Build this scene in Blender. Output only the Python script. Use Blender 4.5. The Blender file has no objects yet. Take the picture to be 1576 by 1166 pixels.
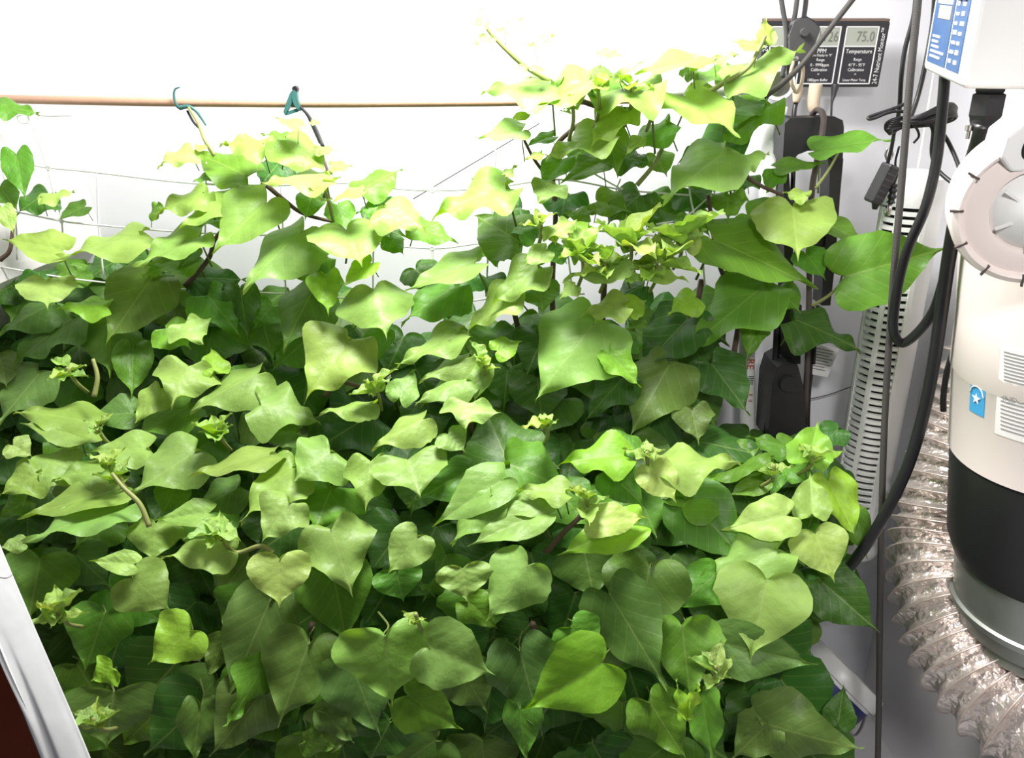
import bpy, bmesh, math, random
from mathutils import Vector, Matrix
rnd = random.Random(11)
SC = bpy.context.scene
COL = SC.collection

# ------------------------------------------------------------------ camera, world, lamp, exposure
F_PX, W_PX, H_PX = 1250.0, 1576.0, 1166.0
PITCH = math.radians(21.0)
CAM = Vector((0, 0, 1.6))
cam_d = bpy.data.cameras.new('camera')
cam_d.sensor_width = 36.0
cam_d.lens = 36.0 * F_PX / W_PX
cam_d.clip_start = 0.02
cam = bpy.data.objects.new('camera', cam_d)
cam.location = CAM
cam.rotation_euler = (math.pi / 2 - PITCH, 0, 0)
COL.objects.link(cam)
SC.camera = cam
world = bpy.data.worlds.new('world'); SC.world = world
world.use_nodes = True
bg = world.node_tree.nodes['Background']
bg.inputs[0].default_value = (0.86, 0.92, 1.0, 1)
bg.inputs[1].default_value = 0.06
lamp_d = bpy.data.lights.new('grow_lamp', 'AREA')
lamp_d.shape = 'RECTANGLE'; lamp_d.size = 0.42; lamp_d.size_y = 0.3
lamp_d.energy = 38; lamp_d.color = (1.0, 0.98, 0.955)
lamp = bpy.data.objects.new('grow_lamp', lamp_d)
lamp.location = (-0.10, 1.22, 2.18)
COL.objects.link(lamp)
fill_pt_d = bpy.data.lights.new('front_fill_point', 'POINT')  # added fill light behind the camera, unseen; lifts the flap and front faces
fill_pt_d.energy = 9; fill_pt_d.shadow_soft_size = 0.10
fill_pt_d.color = (1.0, 0.95, 0.92)
fill_pt = bpy.data.objects.new('front_fill_point', fill_pt_d)
fill_pt.location = (0.12, -0.45, 2.15)
COL.objects.link(fill_pt)
fill_spot_d = bpy.data.lights.new('right_fill_spot', 'SPOT')  # added unseen spot, brightens the equipment and walls on the right
fill_spot_d.energy = 85; fill_spot_d.spot_size = math.radians(56); fill_spot_d.spot_blend = 0.7; fill_spot_d.shadow_soft_size = 0.10
fill_spot_d.color = (1.0, 0.96, 0.94)
fill_spot = bpy.data.objects.new('right_fill_spot', fill_spot_d)
fill_spot.location = (0.05, -0.5, 2.2)
fill_spot.rotation_euler = (Vector((1.1, 1.2, 0.98)) - Vector(fill_spot.location)).to_track_quat('-Z', 'Y').to_euler()
COL.objects.link(fill_spot)
vs = SC.view_settings
vs.view_transform = 'Standard'; vs.look = 'None'; vs.gamma = 1.0; vs.exposure = 0.0
vs.use_curve_mapping = False

# ------------------------------------------------------------------ pixel <-> place
FWD = Vector((0, math.cos(PITCH), -math.sin(PITCH)))
UPC = Vector((0, math.sin(PITCH), math.cos(PITCH)))
RGT = Vector((1, 0, 0))
def ray(px, py):
    return FWD + RGT * ((px - W_PX / 2) / F_PX) + UPC * ((H_PX / 2 - py) / F_PX)
def P(px, py, Y):
    d = ray(px, py)
    return CAM + d * (Y / d.y)
def proj(p):
    v = p - CAM
    k = v.dot(FWD)
    return (W_PX / 2 + F_PX * v.dot(RGT) / k, H_PX / 2 - F_PX * v.dot(UPC) / k)

# ------------------------------------------------------------------ materials
def new_mat(name):
    m = bpy.data.materials.new(name); m.use_nodes = True
    nt = m.node_tree; nt.nodes.clear()
    out = nt.nodes.new('ShaderNodeOutputMaterial')
    bs = nt.nodes.new('ShaderNodeBsdfPrincipled')
    nt.links.new(bs.outputs[0], out.inputs[0])
    return m, nt, bs, out
def setin(n, k, v):
    if k in n.inputs: n.inputs[k].default_value = v
def plain(name, col, rough=0.5, metal=0.0, noise=0.06, nscale=30.0, bump=0.0, bscale=60.0, spec=0.5, col2=None):
    m, nt, bs, out = new_mat(name)
    N = nt.nodes.new
    tc = N('ShaderNodeTexCoord'); nz = N('ShaderNodeTexNoise')
    nz.inputs['Scale'].default_value = nscale; nz.inputs['Detail'].default_value = 4
    nt.links.new(tc.outputs['Object'], nz.inputs['Vector'])
    mx = N('ShaderNodeMix'); mx.data_type = 'RGBA'
    c2 = col2 if col2 else tuple(max(0, c * (1 - noise * 2)) for c in col)
    mx.inputs['A'].default_value = (*col, 1); mx.inputs['B'].default_value = (*c2, 1)
    nt.links.new(nz.outputs['Fac'], mx.inputs['Factor'])
    nt.links.new(mx.outputs['Result'], bs.inputs['Base Color'])
    setin(bs, 'Roughness', rough); setin(bs, 'Metallic', metal); setin(bs, 'Specular IOR Level', spec)
    if bump:
        n2 = N('ShaderNodeTexNoise'); n2.inputs['Scale'].default_value = bscale; n2.inputs['Detail'].default_value = 3
        nt.links.new(tc.outputs['Object'], n2.inputs['Vector'])
        b = N('ShaderNodeBump'); b.inputs['Strength'].default_value = bump; b.inputs['Distance'].default_value = 0.01
        nt.links.new(n2.outputs['Fac'], b.inputs['Height']); nt.links.new(b.outputs[0], bs.inputs['Normal'])
    return m
def leaf_material():
    m, nt, bs, out = new_mat('leaf')
    N = nt.nodes.new; L = nt.links.new
    def mth(op, a, b=None, c=None, clamp=False):
        n = N('ShaderNodeMath'); n.operation = op; n.use_clamp = clamp
        for i, v in enumerate((a, b, c)):
            if v is None: continue
            if isinstance(v, (int, float)): n.inputs[i].default_value = v
            else: L(v, n.inputs[i])
        return n.outputs[0]
    uv = N('ShaderNodeUVMap'); sx = N('ShaderNodeSeparateXYZ'); L(uv.outputs[0], sx.inputs[0])
    ax = mth('ABSOLUTE', mth('MULTIPLY', mth('SUBTRACT', sx.outputs[0], 0.5), 2.0))
    y = mth('MULTIPLY', mth('SUBTRACT', sx.outputs[1], 0.3), 2.0)
    s = mth('DIVIDE', mth('SUBTRACT', y, mth('MULTIPLY', mth('POWER', ax, 0.85), 0.72)), 0.2)
    fr = mth('ABSOLUTE', mth('SUBTRACT', mth('FRACT', s), 0.5))
    side = mth('SUBTRACT', 1.0, mth('DIVIDE', fr, 0.06), clamp=True)
    midr = mth('SUBTRACT', 1.0, mth('DIVIDE', ax, 0.022), clamp=True)
    vein = mth('MAXIMUM', mth('MULTIPLY', side, 0.55), midr)
    quilt = mth('MULTIPLY', fr, 2.0)
    oi = N('ShaderNodeObjectInfo'); tc = N('ShaderNodeTexCoord')
    nz = N('ShaderNodeTexNoise'); nz.inputs['Scale'].default_value = 3.2; nz.inputs['Detail'].default_value = 5
    va = N('ShaderNodeVectorMath'); va.operation = 'ADD'
    L(tc.outputs['Object'], va.inputs[0])
    cb = N('ShaderNodeCombineXYZ'); r9 = mth('MULTIPLY', oi.outputs['Random'], 37.0); L(r9, cb.inputs[0]); L(r9, cb.inputs[2])
    L(cb.outputs[0], va.inputs[1]); L(va.outputs[0], nz.inputs['Vector'])
    hs = N('ShaderNodeHueSaturation'); L(oi.outputs['Color'], hs.inputs['Color'])
    L(mth('ADD', mth('MULTIPLY', nz.outputs['Fac'], 0.7), 0.68), hs.inputs['Value'])
    L(mth('ADD', mth('MULTIPLY', oi.outputs['Random'], 0.022), 0.494), hs.inputs['Hue'])
    vc = N('ShaderNodeMix'); vc.data_type = 'RGBA'
    vc.inputs['B'].default_value = (0.45, 0.58, 0.18, 1)
    L(mth('MULTIPLY', vein, 0.3), vc.inputs['Factor']); L(hs.outputs[0], vc.inputs['A'])
    L(vc.outputs['Result'], bs.inputs['Base Color'])
    setin(bs, 'Roughness', 0.42); setin(bs, 'Specular IOR Level', 0.3)
    hgt = mth('ADD', mth('MULTIPLY', quilt, 0.10), mth('MULTIPLY', nz.outputs['Fac'], 1.3))
    bp = N('ShaderNodeBump'); bp.inputs['Strength'].default_value = 0.42; bp.inputs['Distance'].default_value = 0.006
    L(hgt, bp.inputs['Height']); L(bp.outputs[0], bs.inputs['Normal'])
    tr = N('ShaderNodeBsdfTranslucent')
    h2 = N('ShaderNodeHueSaturation'); L(vc.outputs['Result'], h2.inputs['Color'])
    h2.inputs['Saturation'].default_value = 1.25; h2.inputs['Value'].default_value = 1.25; h2.inputs['Hue'].default_value = 0.485
    L(h2.outputs[0], tr.inputs['Color']); L(bp.outputs[0], tr.inputs['Normal'])
    ms = N('ShaderNodeMixShader'); ms.inputs[0].default_value = 0.3
    L(bs.outputs[0], ms.inputs[1]); L(tr.outputs[0], ms.inputs[2]); L(ms.outputs[0], out.inputs[0])
    return m
def braid_material(name, c1, c2, scale):
    m, nt, bs, out = new_mat(name)
    N = nt.nodes.new; L = nt.links.new
    tc = N('ShaderNodeTexCoord'); wv = N('ShaderNodeTexWave'); wv.bands_direction = 'DIAGONAL'
    wv.inputs['Scale'].default_value = scale
    L(tc.outputs['Object'], wv.inputs['Vector'])
    mx = N('ShaderNodeMix'); mx.data_type = 'RGBA'
    mx.inputs['A'].default_value = (*c1, 1); mx.inputs['B'].default_value = (*c2, 1)
    L(wv.outputs['Fac'], mx.inputs['Factor']); L(mx.outputs['Result'], bs.inputs['Base Color'])
    b = N('ShaderNodeBump'); b.inputs['Strength'].default_value = 0.3; b.inputs['Distance'].default_value = 0.001
    L(wv.outputs['Fac'], b.inputs['Height']); L(b.outputs[0], bs.inputs['Normal'])
    setin(bs, 'Roughness', 0.7)
    return m
M = {}
M['leaf'] = leaf_material()
M['lining'] = plain('tent_lining', (0.79, 0.80, 0.84), 0.38, noise=0.015, nscale=6, bump=0.12, bscale=9)
M['lining_side'] = plain('tent_side_lining', (0.80, 0.77, 0.78), 0.38, noise=0.02, nscale=6, bump=0.12, bscale=9)
M['floor'] = plain('floor_sheet', (0.62, 0.62, 0.64), 0.5, bump=0.1)
M['bamboo'] = plain('bamboo', (0.60, 0.36, 0.25), 0.5, noise=0.10, nscale=9, bump=0.1)
M['white_plastic'] = plain('white_plastic', (0.82, 0.83, 0.82), 0.35, noise=0.02)
M['warm_plastic'] = plain('warm_white_plastic', (0.86, 0.77, 0.73), 0.4, noise=0.03, nscale=8)
M['black'] = plain('black_plastic', (0.018, 0.018, 0.02), 0.42, noise=0.1)
M['black_matte'] = plain('black_matte', (0.022, 0.022, 0.024), 0.7, noise=0.1, bump=0.1)
M['rubber'] = plain('black_rubber', (0.016, 0.016, 0.018), 0.38, noise=0.1)
M['grey_plastic'] = plain('dark_grey_plastic', (0.07, 0.068, 0.07), 0.5, noise=0.1)
M['braid'] = braid_material('braided_rope', (0.10, 0.09, 0.085), (0.03, 0.028, 0.027), 330)
M['net'] = plain('net_string', (0.85, 0.86, 0.84), 0.6, noise=0.03)
M['metal'] = plain('steel', (0.6, 0.58, 0.55), 0.28, metal=1.0, noise=0.05)
M['tape'] = plain('masking_tape', (0.55, 0.45, 0.33), 0.65, noise=0.12, nscale=60, bump=0.2)
M['brown_cable'] = plain('brown_cable', (0.10, 0.075, 0.07), 0.5)
M['stem'] = plain('vine_stem', (0.30, 0.36, 0.10), 0.5, noise=0.1, nscale=40, col2=(0.22, 0.22, 0.08))
M['old_stem'] = plain('woody_stem', (0.12, 0.075, 0.05), 0.6, noise=0.2, nscale=40)
M['petiole'] = plain('petiole', (0.15, 0.24, 0.05), 0.5, noise=0.1, nscale=20, col2=(0.13, 0.13, 0.05))
M['clip'] = plain('teal_clip', (0.05, 0.16, 0.15), 0.4)
M['lcd'] = plain('lcd', (0.36, 0.38, 0.33), 0.3, noise=0.03)
M['lcd_ink'] = plain('lcd_ink', (0.16, 0.17, 0.15), 0.4, noise=0.0)
M['print_white'] = plain('print_white', (0.8, 0.8, 0.8), 0.5, noise=0.0)
M['print_black'] = plain('print_black', (0.03, 0.03, 0.03), 0.5, noise=0.0)
M['print_grey'] = plain('print_grey', (0.32, 0.31, 0.31), 0.5, noise=0.0)
M['print_red'] = plain('print_red', (0.55, 0.08, 0.05), 0.5, noise=0.0)
M['meter'] = plain('meter_front', (0.022, 0.022, 0.028), 0.42, noise=0.05)
M['meter_edge'] = plain('meter_edge', (0.16, 0.11, 0.09), 0.5, noise=0.05)
M['label_blue'] = plain('label_blue', (0.05, 0.13, 0.32), 0.4, noise=0.2, nscale=40)
M['label_pale'] = plain('label_pale', (0.62, 0.62, 0.68), 0.4, noise=0.05)
M['sticker_blue'] = plain('sticker_blue', (0.06, 0.36, 0.68), 0.4, noise=0.03)
M['bucket_blue'] = plain('bucket_blue', (0.012, 0.02, 0.16), 0.4, noise=0.03)
M['sticker'] = plain('sticker_white', (0.82, 0.81, 0.80), 0.5, noise=0.01)
M['galv'] = plain('galvanised', (0.45, 0.47, 0.44), 0.42, metal=0.85, noise=0.15, nscale=14)
M['foil'] = plain('foil_duct', (0.82, 0.74, 0.70), 0.3, metal=0.72, noise=0.1, nscale=30, bump=1.0, bscale=38)
M['foil_rib'] = plain('foil_rib', (0.72, 0.60, 0.54), 0.35, metal=0.6, noise=0.1)
M['fabric'] = plain('flap_fabric', (0.84, 0.85, 0.88), 0.55, noise=0.02, nscale=10, bump=0.15, bscale=18)
M['wood'] = plain('red_wood', (0.20, 0.03, 0.008), 0.65, spec=0.15, noise=0.25, nscale=9)
M['glass_dark'] = plain('hole_dark', (0.03, 0.03, 0.03), 0.6)

# ------------------------------------------------------------------ mesh helpers
def mk(name, verts, faces, mat, parent=None, smooth=True, mw=None):
    me = bpy.data.meshes.new(name)
    me.from_pydata([tuple(v) for v in verts], [], faces)
    me.update()
    me.materials.append(mat)
    if smooth:
        for p in me.polygons: p.use_smooth = True
    o = bpy.data.objects.new(name, me)
    COL.objects.link(o)
    if parent: o.parent = parent
    if mw is not None: o.matrix_local = mw
    return o
def from_bm(name, bm, mat, parent=None, smooth=False, mw=None):
    bmesh.ops.recalc_face_normals(bm, faces=bm.faces)
    me = bpy.data.meshes.new(name); bm.to_mesh(me); bm.free()
    me.materials.append(mat)
    if smooth:
        for p in me.polygons: p.use_smooth = True
    o = bpy.data.objects.new(name, me); COL.objects.link(o)
    if parent: o.parent = parent
    if mw is not None: o.matrix_local = mw
    return o
def thing(name, loc, label, cat, group=None, rot=None):
    o = bpy.data.objects.new(name, None); COL.objects.link(o)
    o.empty_display_size = 0.05
    if rot is not None: o.matrix_world = Matrix.Translation(loc) @ rot
    else: o.location = loc
    return tag(o, label, cat, group)
def tag(o, label, cat, group=None):
    o['label'] = label; o['category'] = cat
    if group: o['group'] = group
    return o
def struct(o):
    o['kind'] = 'structure'; return o
def catmull(pts, n=8):
    pts = [Vector(p) for p in pts]
    if len(pts) < 3:
        return [pts[0].lerp(pts[-1], i / n) for i in range(n + 1)]
    q = [pts[0] * 2 - pts[1]] + pts + [pts[-1] * 2 - pts[-2]]
    out = []
    for i in range(1, len(q) - 2):
        a, b, c, d = q[i - 1], q[i], q[i + 1], q[i + 2]
        for k in range(n):
            t = k / n
            out.append(0.5 * ((2 * b) + (c - a) * t + (2 * a - 5 * b + 4 * c - d) * t * t + (3 * b - a - 3 * c + d) * t ** 3))
    out.append(pts[-1])
    return out
def frames(pts):
    tans = []
    for i in range(len(pts)):
        a = pts[max(0, i - 1)]; b = pts[min(len(pts) - 1, i + 1)]
        t = (b - a); tans.append(t.normalized() if t.length > 1e-9 else Vector((0, 0, 1)))
    t0 = tans[0]
    n = t0.cross(Vector((0.31, 0.87, 0.38)))
    n.normalize()
    fr = []
    for t in tans:
        n = n - t * n.dot(t)
        n.normalize()
        fr.append((t, n.copy(), t.cross(n)))
    return fr
def tube_geo(pts, rad, seg=8, smooth_n=6, cap=True, raw=False):
    pp = [Vector(p) for p in pts] if raw else catmull(pts, smooth_n)
    fr = frames(pp); V = []; F = []
    for i, (p, (t, n, b)) in enumerate(zip(pp, fr)):
        r = rad(i / (len(pp) - 1)) if callable(rad) else rad
        for k in range(seg):
            a = 2 * math.pi * k / seg
            V.append(p + (n * math.cos(a) + b * math.sin(a)) * r)
    for i in range(len(pp) - 1):
        for k in range(seg):
            k2 = (k + 1) % seg
            F.append((i * seg + k, i * seg + k2, (i + 1) * seg + k2, (i + 1) * seg + k))
    if cap:
        F.append(tuple(reversed(range(seg)))); F.append(tuple((len(pp) - 1) * seg + k for k in range(seg)))
    return V, F
def rel(V, parent):
    if parent is None: return V
    mi = parent.matrix_world.inverted() if parent.parent is None else parent.matrix_world.inverted()
    return [mi @ v for v in V]
def tube(name, pts, rad, mat, parent=None, seg=8, smooth_n=6, raw=False, local=False):
    V, F = tube_geo(pts, rad, seg, smooth_n, True, raw)
    if parent is not None and not local:
        V = rel(V, parent)
    return mk(name, V, F, mat, parent)
def tubes_thing(name, pts, rad, mat, label, cat, group=None, **k):
    o = tube(name, pts, rad, mat, None, **k)
    # put the origin at the first point
    p0 = Vector(pts[0])
    o.data.transform(Matrix.Translation(-p0)); o.location = p0
    return tag(o, label, cat, group)
def box_bm(sx, sy, sz, bevel=0.0, seg=2, c=(0, 0, 0)):
    bm = bmesh.new(); bmesh.ops.create_cube(bm, size=1)
    bmesh.ops.scale(bm, vec=(sx, sy, sz), verts=bm.verts)
    bmesh.ops.translate(bm, vec=c, verts=bm.verts)
    if bevel: bmesh.ops.bevel(bm, geom=bm.edges[:], offset=bevel, segments=seg, affect='EDGES', profile=0.5)
    return bm
def box(name, sx, sy, sz, mat, parent=None, c=(0, 0, 0), bevel=0.0, mw=None):
    return from_bm(name, box_bm(sx, sy, sz, bevel, 2, c), mat, parent, mw=mw)
def lathe(name, prof, mat, parent=None, seg=48, mw=None, a0=0.0, a1=2 * math.pi, smooth=True):
    full = abs(a1 - a0 - 2 * math.pi) < 1e-6
    n = seg if full else seg + 1
    V = []; F = []
    for r, z in prof:
        for k in range(n):
            a = a0 + (a1 - a0) * k / seg
            V.append(Vector((r * math.cos(a), r * math.sin(a), z)))
    for i in range(len(prof) - 1):
        for k in range(seg):
            k2 = (k + 1) % n
            F.append((i * n + k, i * n + k2, (i + 1) * n + k2, (i + 1) * n + k))
    o = mk(name, V, F, mat, parent, smooth, mw)
    if smooth:
        o.data.set_sharp_from_angle(angle=math.radians(35))
    return o
def prism(name, poly, z0, z1, mat, parent=None, bevel=0.0, mw=None):
    bm = bmesh.new()
    vs_ = [bm.verts.new((x, y, z0)) for x, y in poly]
    f = bm.faces.new(vs_)
    r = bmesh.ops.extrude_face_region(bm, geom=[f])
    bmesh.ops.translate(bm, vec=(0, 0, z1 - z0), verts=[e for e in r['geom'] if isinstance(e, bmesh.types.BMVert)])
    if bevel: bmesh.ops.bevel(bm, geom=bm.edges[:], offset=bevel, segments=2, affect='EDGES', profile=0.5)
    return from_bm(name, bm, mat, parent, mw=mw)
def letters(name, s, size, mat, parent, mw, align='CENTER', sx=1.0):
    cu = bpy.data.curves.new(name, 'FONT'); cu.body = s; cu.size = size
    cu.align_x = align; cu.align_y = 'CENTER'; cu.extrude = size * 0.008; cu.resolution_u = 2
    t = bpy.data.objects.new('tmp_text', cu); COL.objects.link(t)
    bpy.context.view_layer.update()
    dg = bpy.context.evaluated_depsgraph_get()
    me = bpy.data.meshes.new_from_object(t.evaluated_get(dg))
    bpy.data.objects.remove(t); bpy.data.curves.remove(cu)
    me.name = name; me.materials.clear(); me.materials.append(mat)
    o = bpy.data.objects.new(name, me); COL.objects.link(o)
    o.parent = parent; o.matrix_local = mw @ Matrix.Diagonal((sx, 1, 1, 1))
    return o
def T(x, y, z): return Matrix.Translation((x, y, z))
def R(a, ax): return Matrix.Rotation(math.radians(a), 4, ax)

# ------------------------------------------------------------------ the tent
YB = 1.75
def quad(name, pts, mat):
    n = (pts[1] - pts[0]).cross(pts[3] - pts[0]).normalized()
    V = pts + [p - n * 0.006 for p in pts]
    return struct(mk(name, V, [(0, 1, 2, 3), (7, 6, 5, 4), (0, 4, 5, 1), (1, 5, 6, 2), (2, 6, 7, 3), (3, 7, 4, 0)], mat, smooth=False))
cl_hi = P(93, 150, YB); cl_lo = P(158, 370, YB)
def left_at(z):
    k = (z - cl_hi.z) / (cl_lo.z - cl_hi.z)
    return cl_hi.x + (cl_lo.x - cl_hi.x) * k
cr = P(1408, 640, YB).x
ZT = 2.62
xl0, xl1 = left_at(0.0), left_at(ZT)
Y0 = 0.30
quad('wall_back', [Vector((xl1 - .25, YB, 0)), Vector((cr + .1, YB, 0)), Vector((cr + .1, YB, ZT)), Vector((xl1 - .25, YB, ZT))], M['lining'])
wl = []
for x_, z_ in ((cl_lo.x - .16, 0.0), (cl_lo.x - .14, cl_lo.z - .16), (cl_lo.x, cl_lo.z), (cl_hi.x, cl_hi.z), (cl_hi.x - .02, ZT)):
    wl += [Vector((cl_lo.x - .42, Y0, z_)), Vector((x_, YB, z_)), Vector((x_ - .008, YB, z_)), Vector((cl_lo.x - .428, Y0, z_))]
wf = [(0, 1, 2, 3), (19, 18, 17, 16)]
for i_ in range(4):
    b_ = i_ * 4
    wf += [(b_ + k, b_ + (k + 1) % 4, b_ + 4 + (k + 1) % 4, b_ + 4 + k) for k in range(4)]
struct(mk('wall_left', wl, wf, M['lining_side'], smooth=False))
quad('wall_right', [Vector((cr, YB, 0)), Vector((cr, Y0, 0)), Vector((cr, Y0, ZT)), Vector((cr, YB, ZT))], M['lining_side'])
quad('ceiling', [Vector((xl1 - .3, YB, ZT)), Vector((cr + .1, YB, ZT)), Vector((cr + .1, Y0, ZT)), Vector((xl1 - .3, Y0, ZT))], M['lining'])
quad('floor', [Vector((-1.6, -0.6, 0)), Vector((1.6, -0.6, 0)), Vector((1.6, YB + .05, 0)), Vector((-1.6, YB + .05, 0))], M['floor'])

# ------------------------------------------------------------------ leaves: shapes
RIGHT = [(0.0, 0.0), (0.05, -0.075), (0.16, -0.15), (0.31, -0.18), (0.45, -0.125), (0.545, -0.005), (0.575, 0.14),
         (0.56, 0.29), (0.495, 0.44), (0.39, 0.58), (0.255, 0.705), (0.12, 0.82), (0.035, 0.915), (0.0, 1.06)]
MIDT = [0.0, 0.0, 0.005, 0.02, 0.06, 0.13, 0.22, 0.33, 0.45, 0.57, 0.70, 0.82, 0.92, 1.0]
_f = catmull([(x, y, t) for (x, y), t in zip(RIGHT, MIDT)], 2)
RIGHT = [(max(0.0, v.x), v.y) for v in _f]; MIDT = [max(0.0, v.z) for v in _f]
KS = [0.0, 0.12, 0.28, 0.46, 0.64, 0.82, 1.0]
def leaf_mesh(name, seed, fold, droop, wave, lobe, cup, asym=0.0, twist=0.0):
    r = random.Random(seed)
    V = []; UV = []; F = []
    ph = [r.uniform(0, 6.28), r.uniform(0, 6.28)]; fq = [r.uniform(7, 11), r.uniform(7, 11)]
    nb = len(RIGHT); nk = len(KS)
    def disp(x, y, k, side, j):
        ax = abs(x)
        z = fold * ax * (1.0 + 0.3 * side * asym) - cup * ax * ax * 2.0
        z -= droop * max(0.0, y) ** 2 * 0.28
        z = z * 1.2 + 1.6 * wave * (k ** 2) * math.sin(fq[side > 0] * j / nb * 2.2 + ph[side > 0])
        z += twist * x * y
        sv = (y - 0.72 * ax ** 0.85) / 0.2
        z += 0.024 * abs(sv - math.floor(sv) - 0.5) * min(1.0, ax / 0.12) * (1 - 0.6 * k ** 3)
        return z
    idx = {}
    for j in range(nb):
        t = MIDT[j]
        for side in (-1, 1):
            ox, oy = RIGHT[j]
            jag = 1.0 + lobe * math.exp(-((j - 12.8) / 2.4) ** 2) - lobe * 0.55 * math.exp(-((j - 17.2) / 2.2) ** 2)
            jag *= 1.0 + r.uniform(-0.035, 0.035) + side * asym * 0.12
            ox *= jag
            for ki, k in enumerate(KS):
                if ki == 0 and side == 1: idx[(j, 1, 0)] = idx[(j, -1, 0)]; continue
                x = side * ox * k; y = t + (oy - t) * (k ** 1.15)
                idx[(j, side, ki)] = len(V)
                V.append((x, y, disp(x, y, k, side, j))); UV.append((x * 0.5 + 0.5, y * 0.5 + 0.3))
    for j in range(nb - 1):
        for side in (-1, 1):
            for ki in range(nk - 1):
                q = [idx[(j, side, ki)], idx[(j, side, ki + 1)], idx[(j + 1, side, ki + 1)], idx[(j + 1, side, ki)]]
                if side == -1: q.reverse()
                F.append(tuple(q))
    me = bpy.data.meshes.new(name)
    me.from_pydata(V, [], F)
    uvl = me.uv_layers.new(name='UVMap')
    for lp in me.loops: uvl.data[lp.index].uv = UV[lp.vertex_index]
    bm = bmesh.new(); bm.from_mesh(me)
    bmesh.ops.remove_doubles(bm, verts=bm.verts, dist=1e-5)
    bmesh.ops.dissolve_degenerate(bm, dist=1e-5, edges=bm.edges)
    bm.to_mesh(me); bm.free()
    me.materials.append(M['leaf'])
    for p in me.polygons: p.use_smooth = True
    return me
LEAF = [
    leaf_mesh('leaf_blade', 1, 0.10, 0.20, 0.040, 0.00, 0.10),
    leaf_mesh('leaf_blade', 2, 0.22, 0.30, 0.035, 0.10, 0.12, 0.2),
    leaf_mesh('leaf_blade', 3, -0.08, 0.35, 0.050, 0.06, 0.10),
    leaf_mesh('leaf_blade', 4, 0.02, 0.12, 0.070, 0.16, 0.04),
    leaf_mesh('leaf_blade', 5, 0.30, 0.25, 0.050, 0.04, 0.20, -0.3),
    leaf_mesh('leaf_blade', 6, -0.16, 0.45, 0.045, 0.14, 0.16, 0.15),
    leaf_mesh('leaf_blade', 7, 0.12, 0.40, 0.075, 0.20, 0.08, 0.0, 0.15),
    leaf_mesh('leaf_blade', 8, 0.06, 0.15, 0.055, 0.10, 0.18, 0.25, -0.15),
    leaf_mesh('leaf_blade', 9, 0.18, 0.10, 0.030, -0.04, 0.10),
    leaf_mesh('leaf_blade', 10, -0.05, 0.28, 0.085, 0.22, 0.10, -0.2, 0.1),
]
YOUNG = [
    leaf_mesh('young_blade', 21, 0.55, 0.2, 0.06, 0.05, 0.1),
    leaf_mesh('young_blade', 22, 0.75, -0.2, 0.05, 0.10, 0.2),
    leaf_mesh('young_blade', 23, 0.35, 0.4, 0.09, 0.15, 0.1, 0.2),
]
PET = []
for i in range(3):
    pr = random.Random(50 + i)
    pts = [(0, 0.03, -0.004), (0.01 * pr.uniform(-1, 1), -0.015, -0.05), (0.06 * pr.uniform(-1, 1), -0.03, -0.3), (0.12 * pr.uniform(-1, 1), -0.08, -0.8)]
    V, F = tube_geo([Vector(p) for p in pts], lambda t: 0.011 + 0.005 * t, 6, 4)
    me = bpy.data.meshes.new('petiole'); me.from_pydata([tuple(v) for v in V], [], F); me.materials.append(M['petiole'])
    for p in me.polygons: p.use_smooth = True
    PET.append(me)

# ------------------------------------------------------------------ vines (things) and their leaves (parts)
def surf_Y(px, py):
    """distance of the canopy's outer surface from the camera, by height in the view"""
    K = [(0, 1.46), (100, 1.44), (300, 1.43), (420, 1.40), (500, 1.39), (560, 1.35), (650, 1.27), (750, 1.18), (850, 1.09), (950, 1.01), (1050, 0.96), (1200, 0.91)]
    for (a, ya), (b, yb) in zip(K, K[1:]):
        if py <= b:
            return ya + (yb - ya) * max(0, (py - a)) / (b - a) + 0.03 * math.sin(px / 170.0)
    return 0.91
def tilt0(py):
    K = [(0, 12), (200, 26), (420, 42), (560, 40), (700, 34), (850, 46), (950, 62), (1200, 70)]
    for (a, ya), (b, yb) in zip(K, K[1:]):
        if py <= b: return ya + (yb - ya) * max(0, py - a) / (b - a)
    return 70
VINES = {}
def vine(key, px, label):
    b = P(px, 800, 1.25); loc = Vector((b.x, 1.3 if 'back' in key else 1.15, 0.0))
    VINES[key] = thing('sweet_potato_vine', loc, label, 'vine', 'sweet potato vines in the tent')
vine('back_left', 330, 'pale leafy sweet potato vine reaching up to the bamboo rod with the two clips')
vine('back_right', 980, 'tall sweet potato vine climbing above the rod beside the black nutrient monitor')
vine('mid_left', 200, 'sweet potato vine sprawling at the left edge, just above the white flap')
vine('mid_right', 900, 'sweet potato vine spreading at mid height next to the white tower fan')
vine('front_left', 330, 'sweet potato vine hanging low with big dull green leaves beside the white flap')
vine('front_right', 950, 'sweet potato vine hanging low with dark green leaves beside the white bucket')
bpy.context.view_layer.update()
def vine_of(px, py):
    if py < 470 or (px > 1190 and py < 600): return VINES['back_left' if px < 665 else 'back_right']
    if py < 850: return VINES['mid_left' if px < 600 else 'mid_right']
    return VINES['front_left' if px < 690 else 'front_right']
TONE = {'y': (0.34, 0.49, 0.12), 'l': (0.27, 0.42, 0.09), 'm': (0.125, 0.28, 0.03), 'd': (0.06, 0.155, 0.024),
        'o': (0.135, 0.24, 0.05), 'v': (0.25, 0.45, 0.04)}
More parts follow.
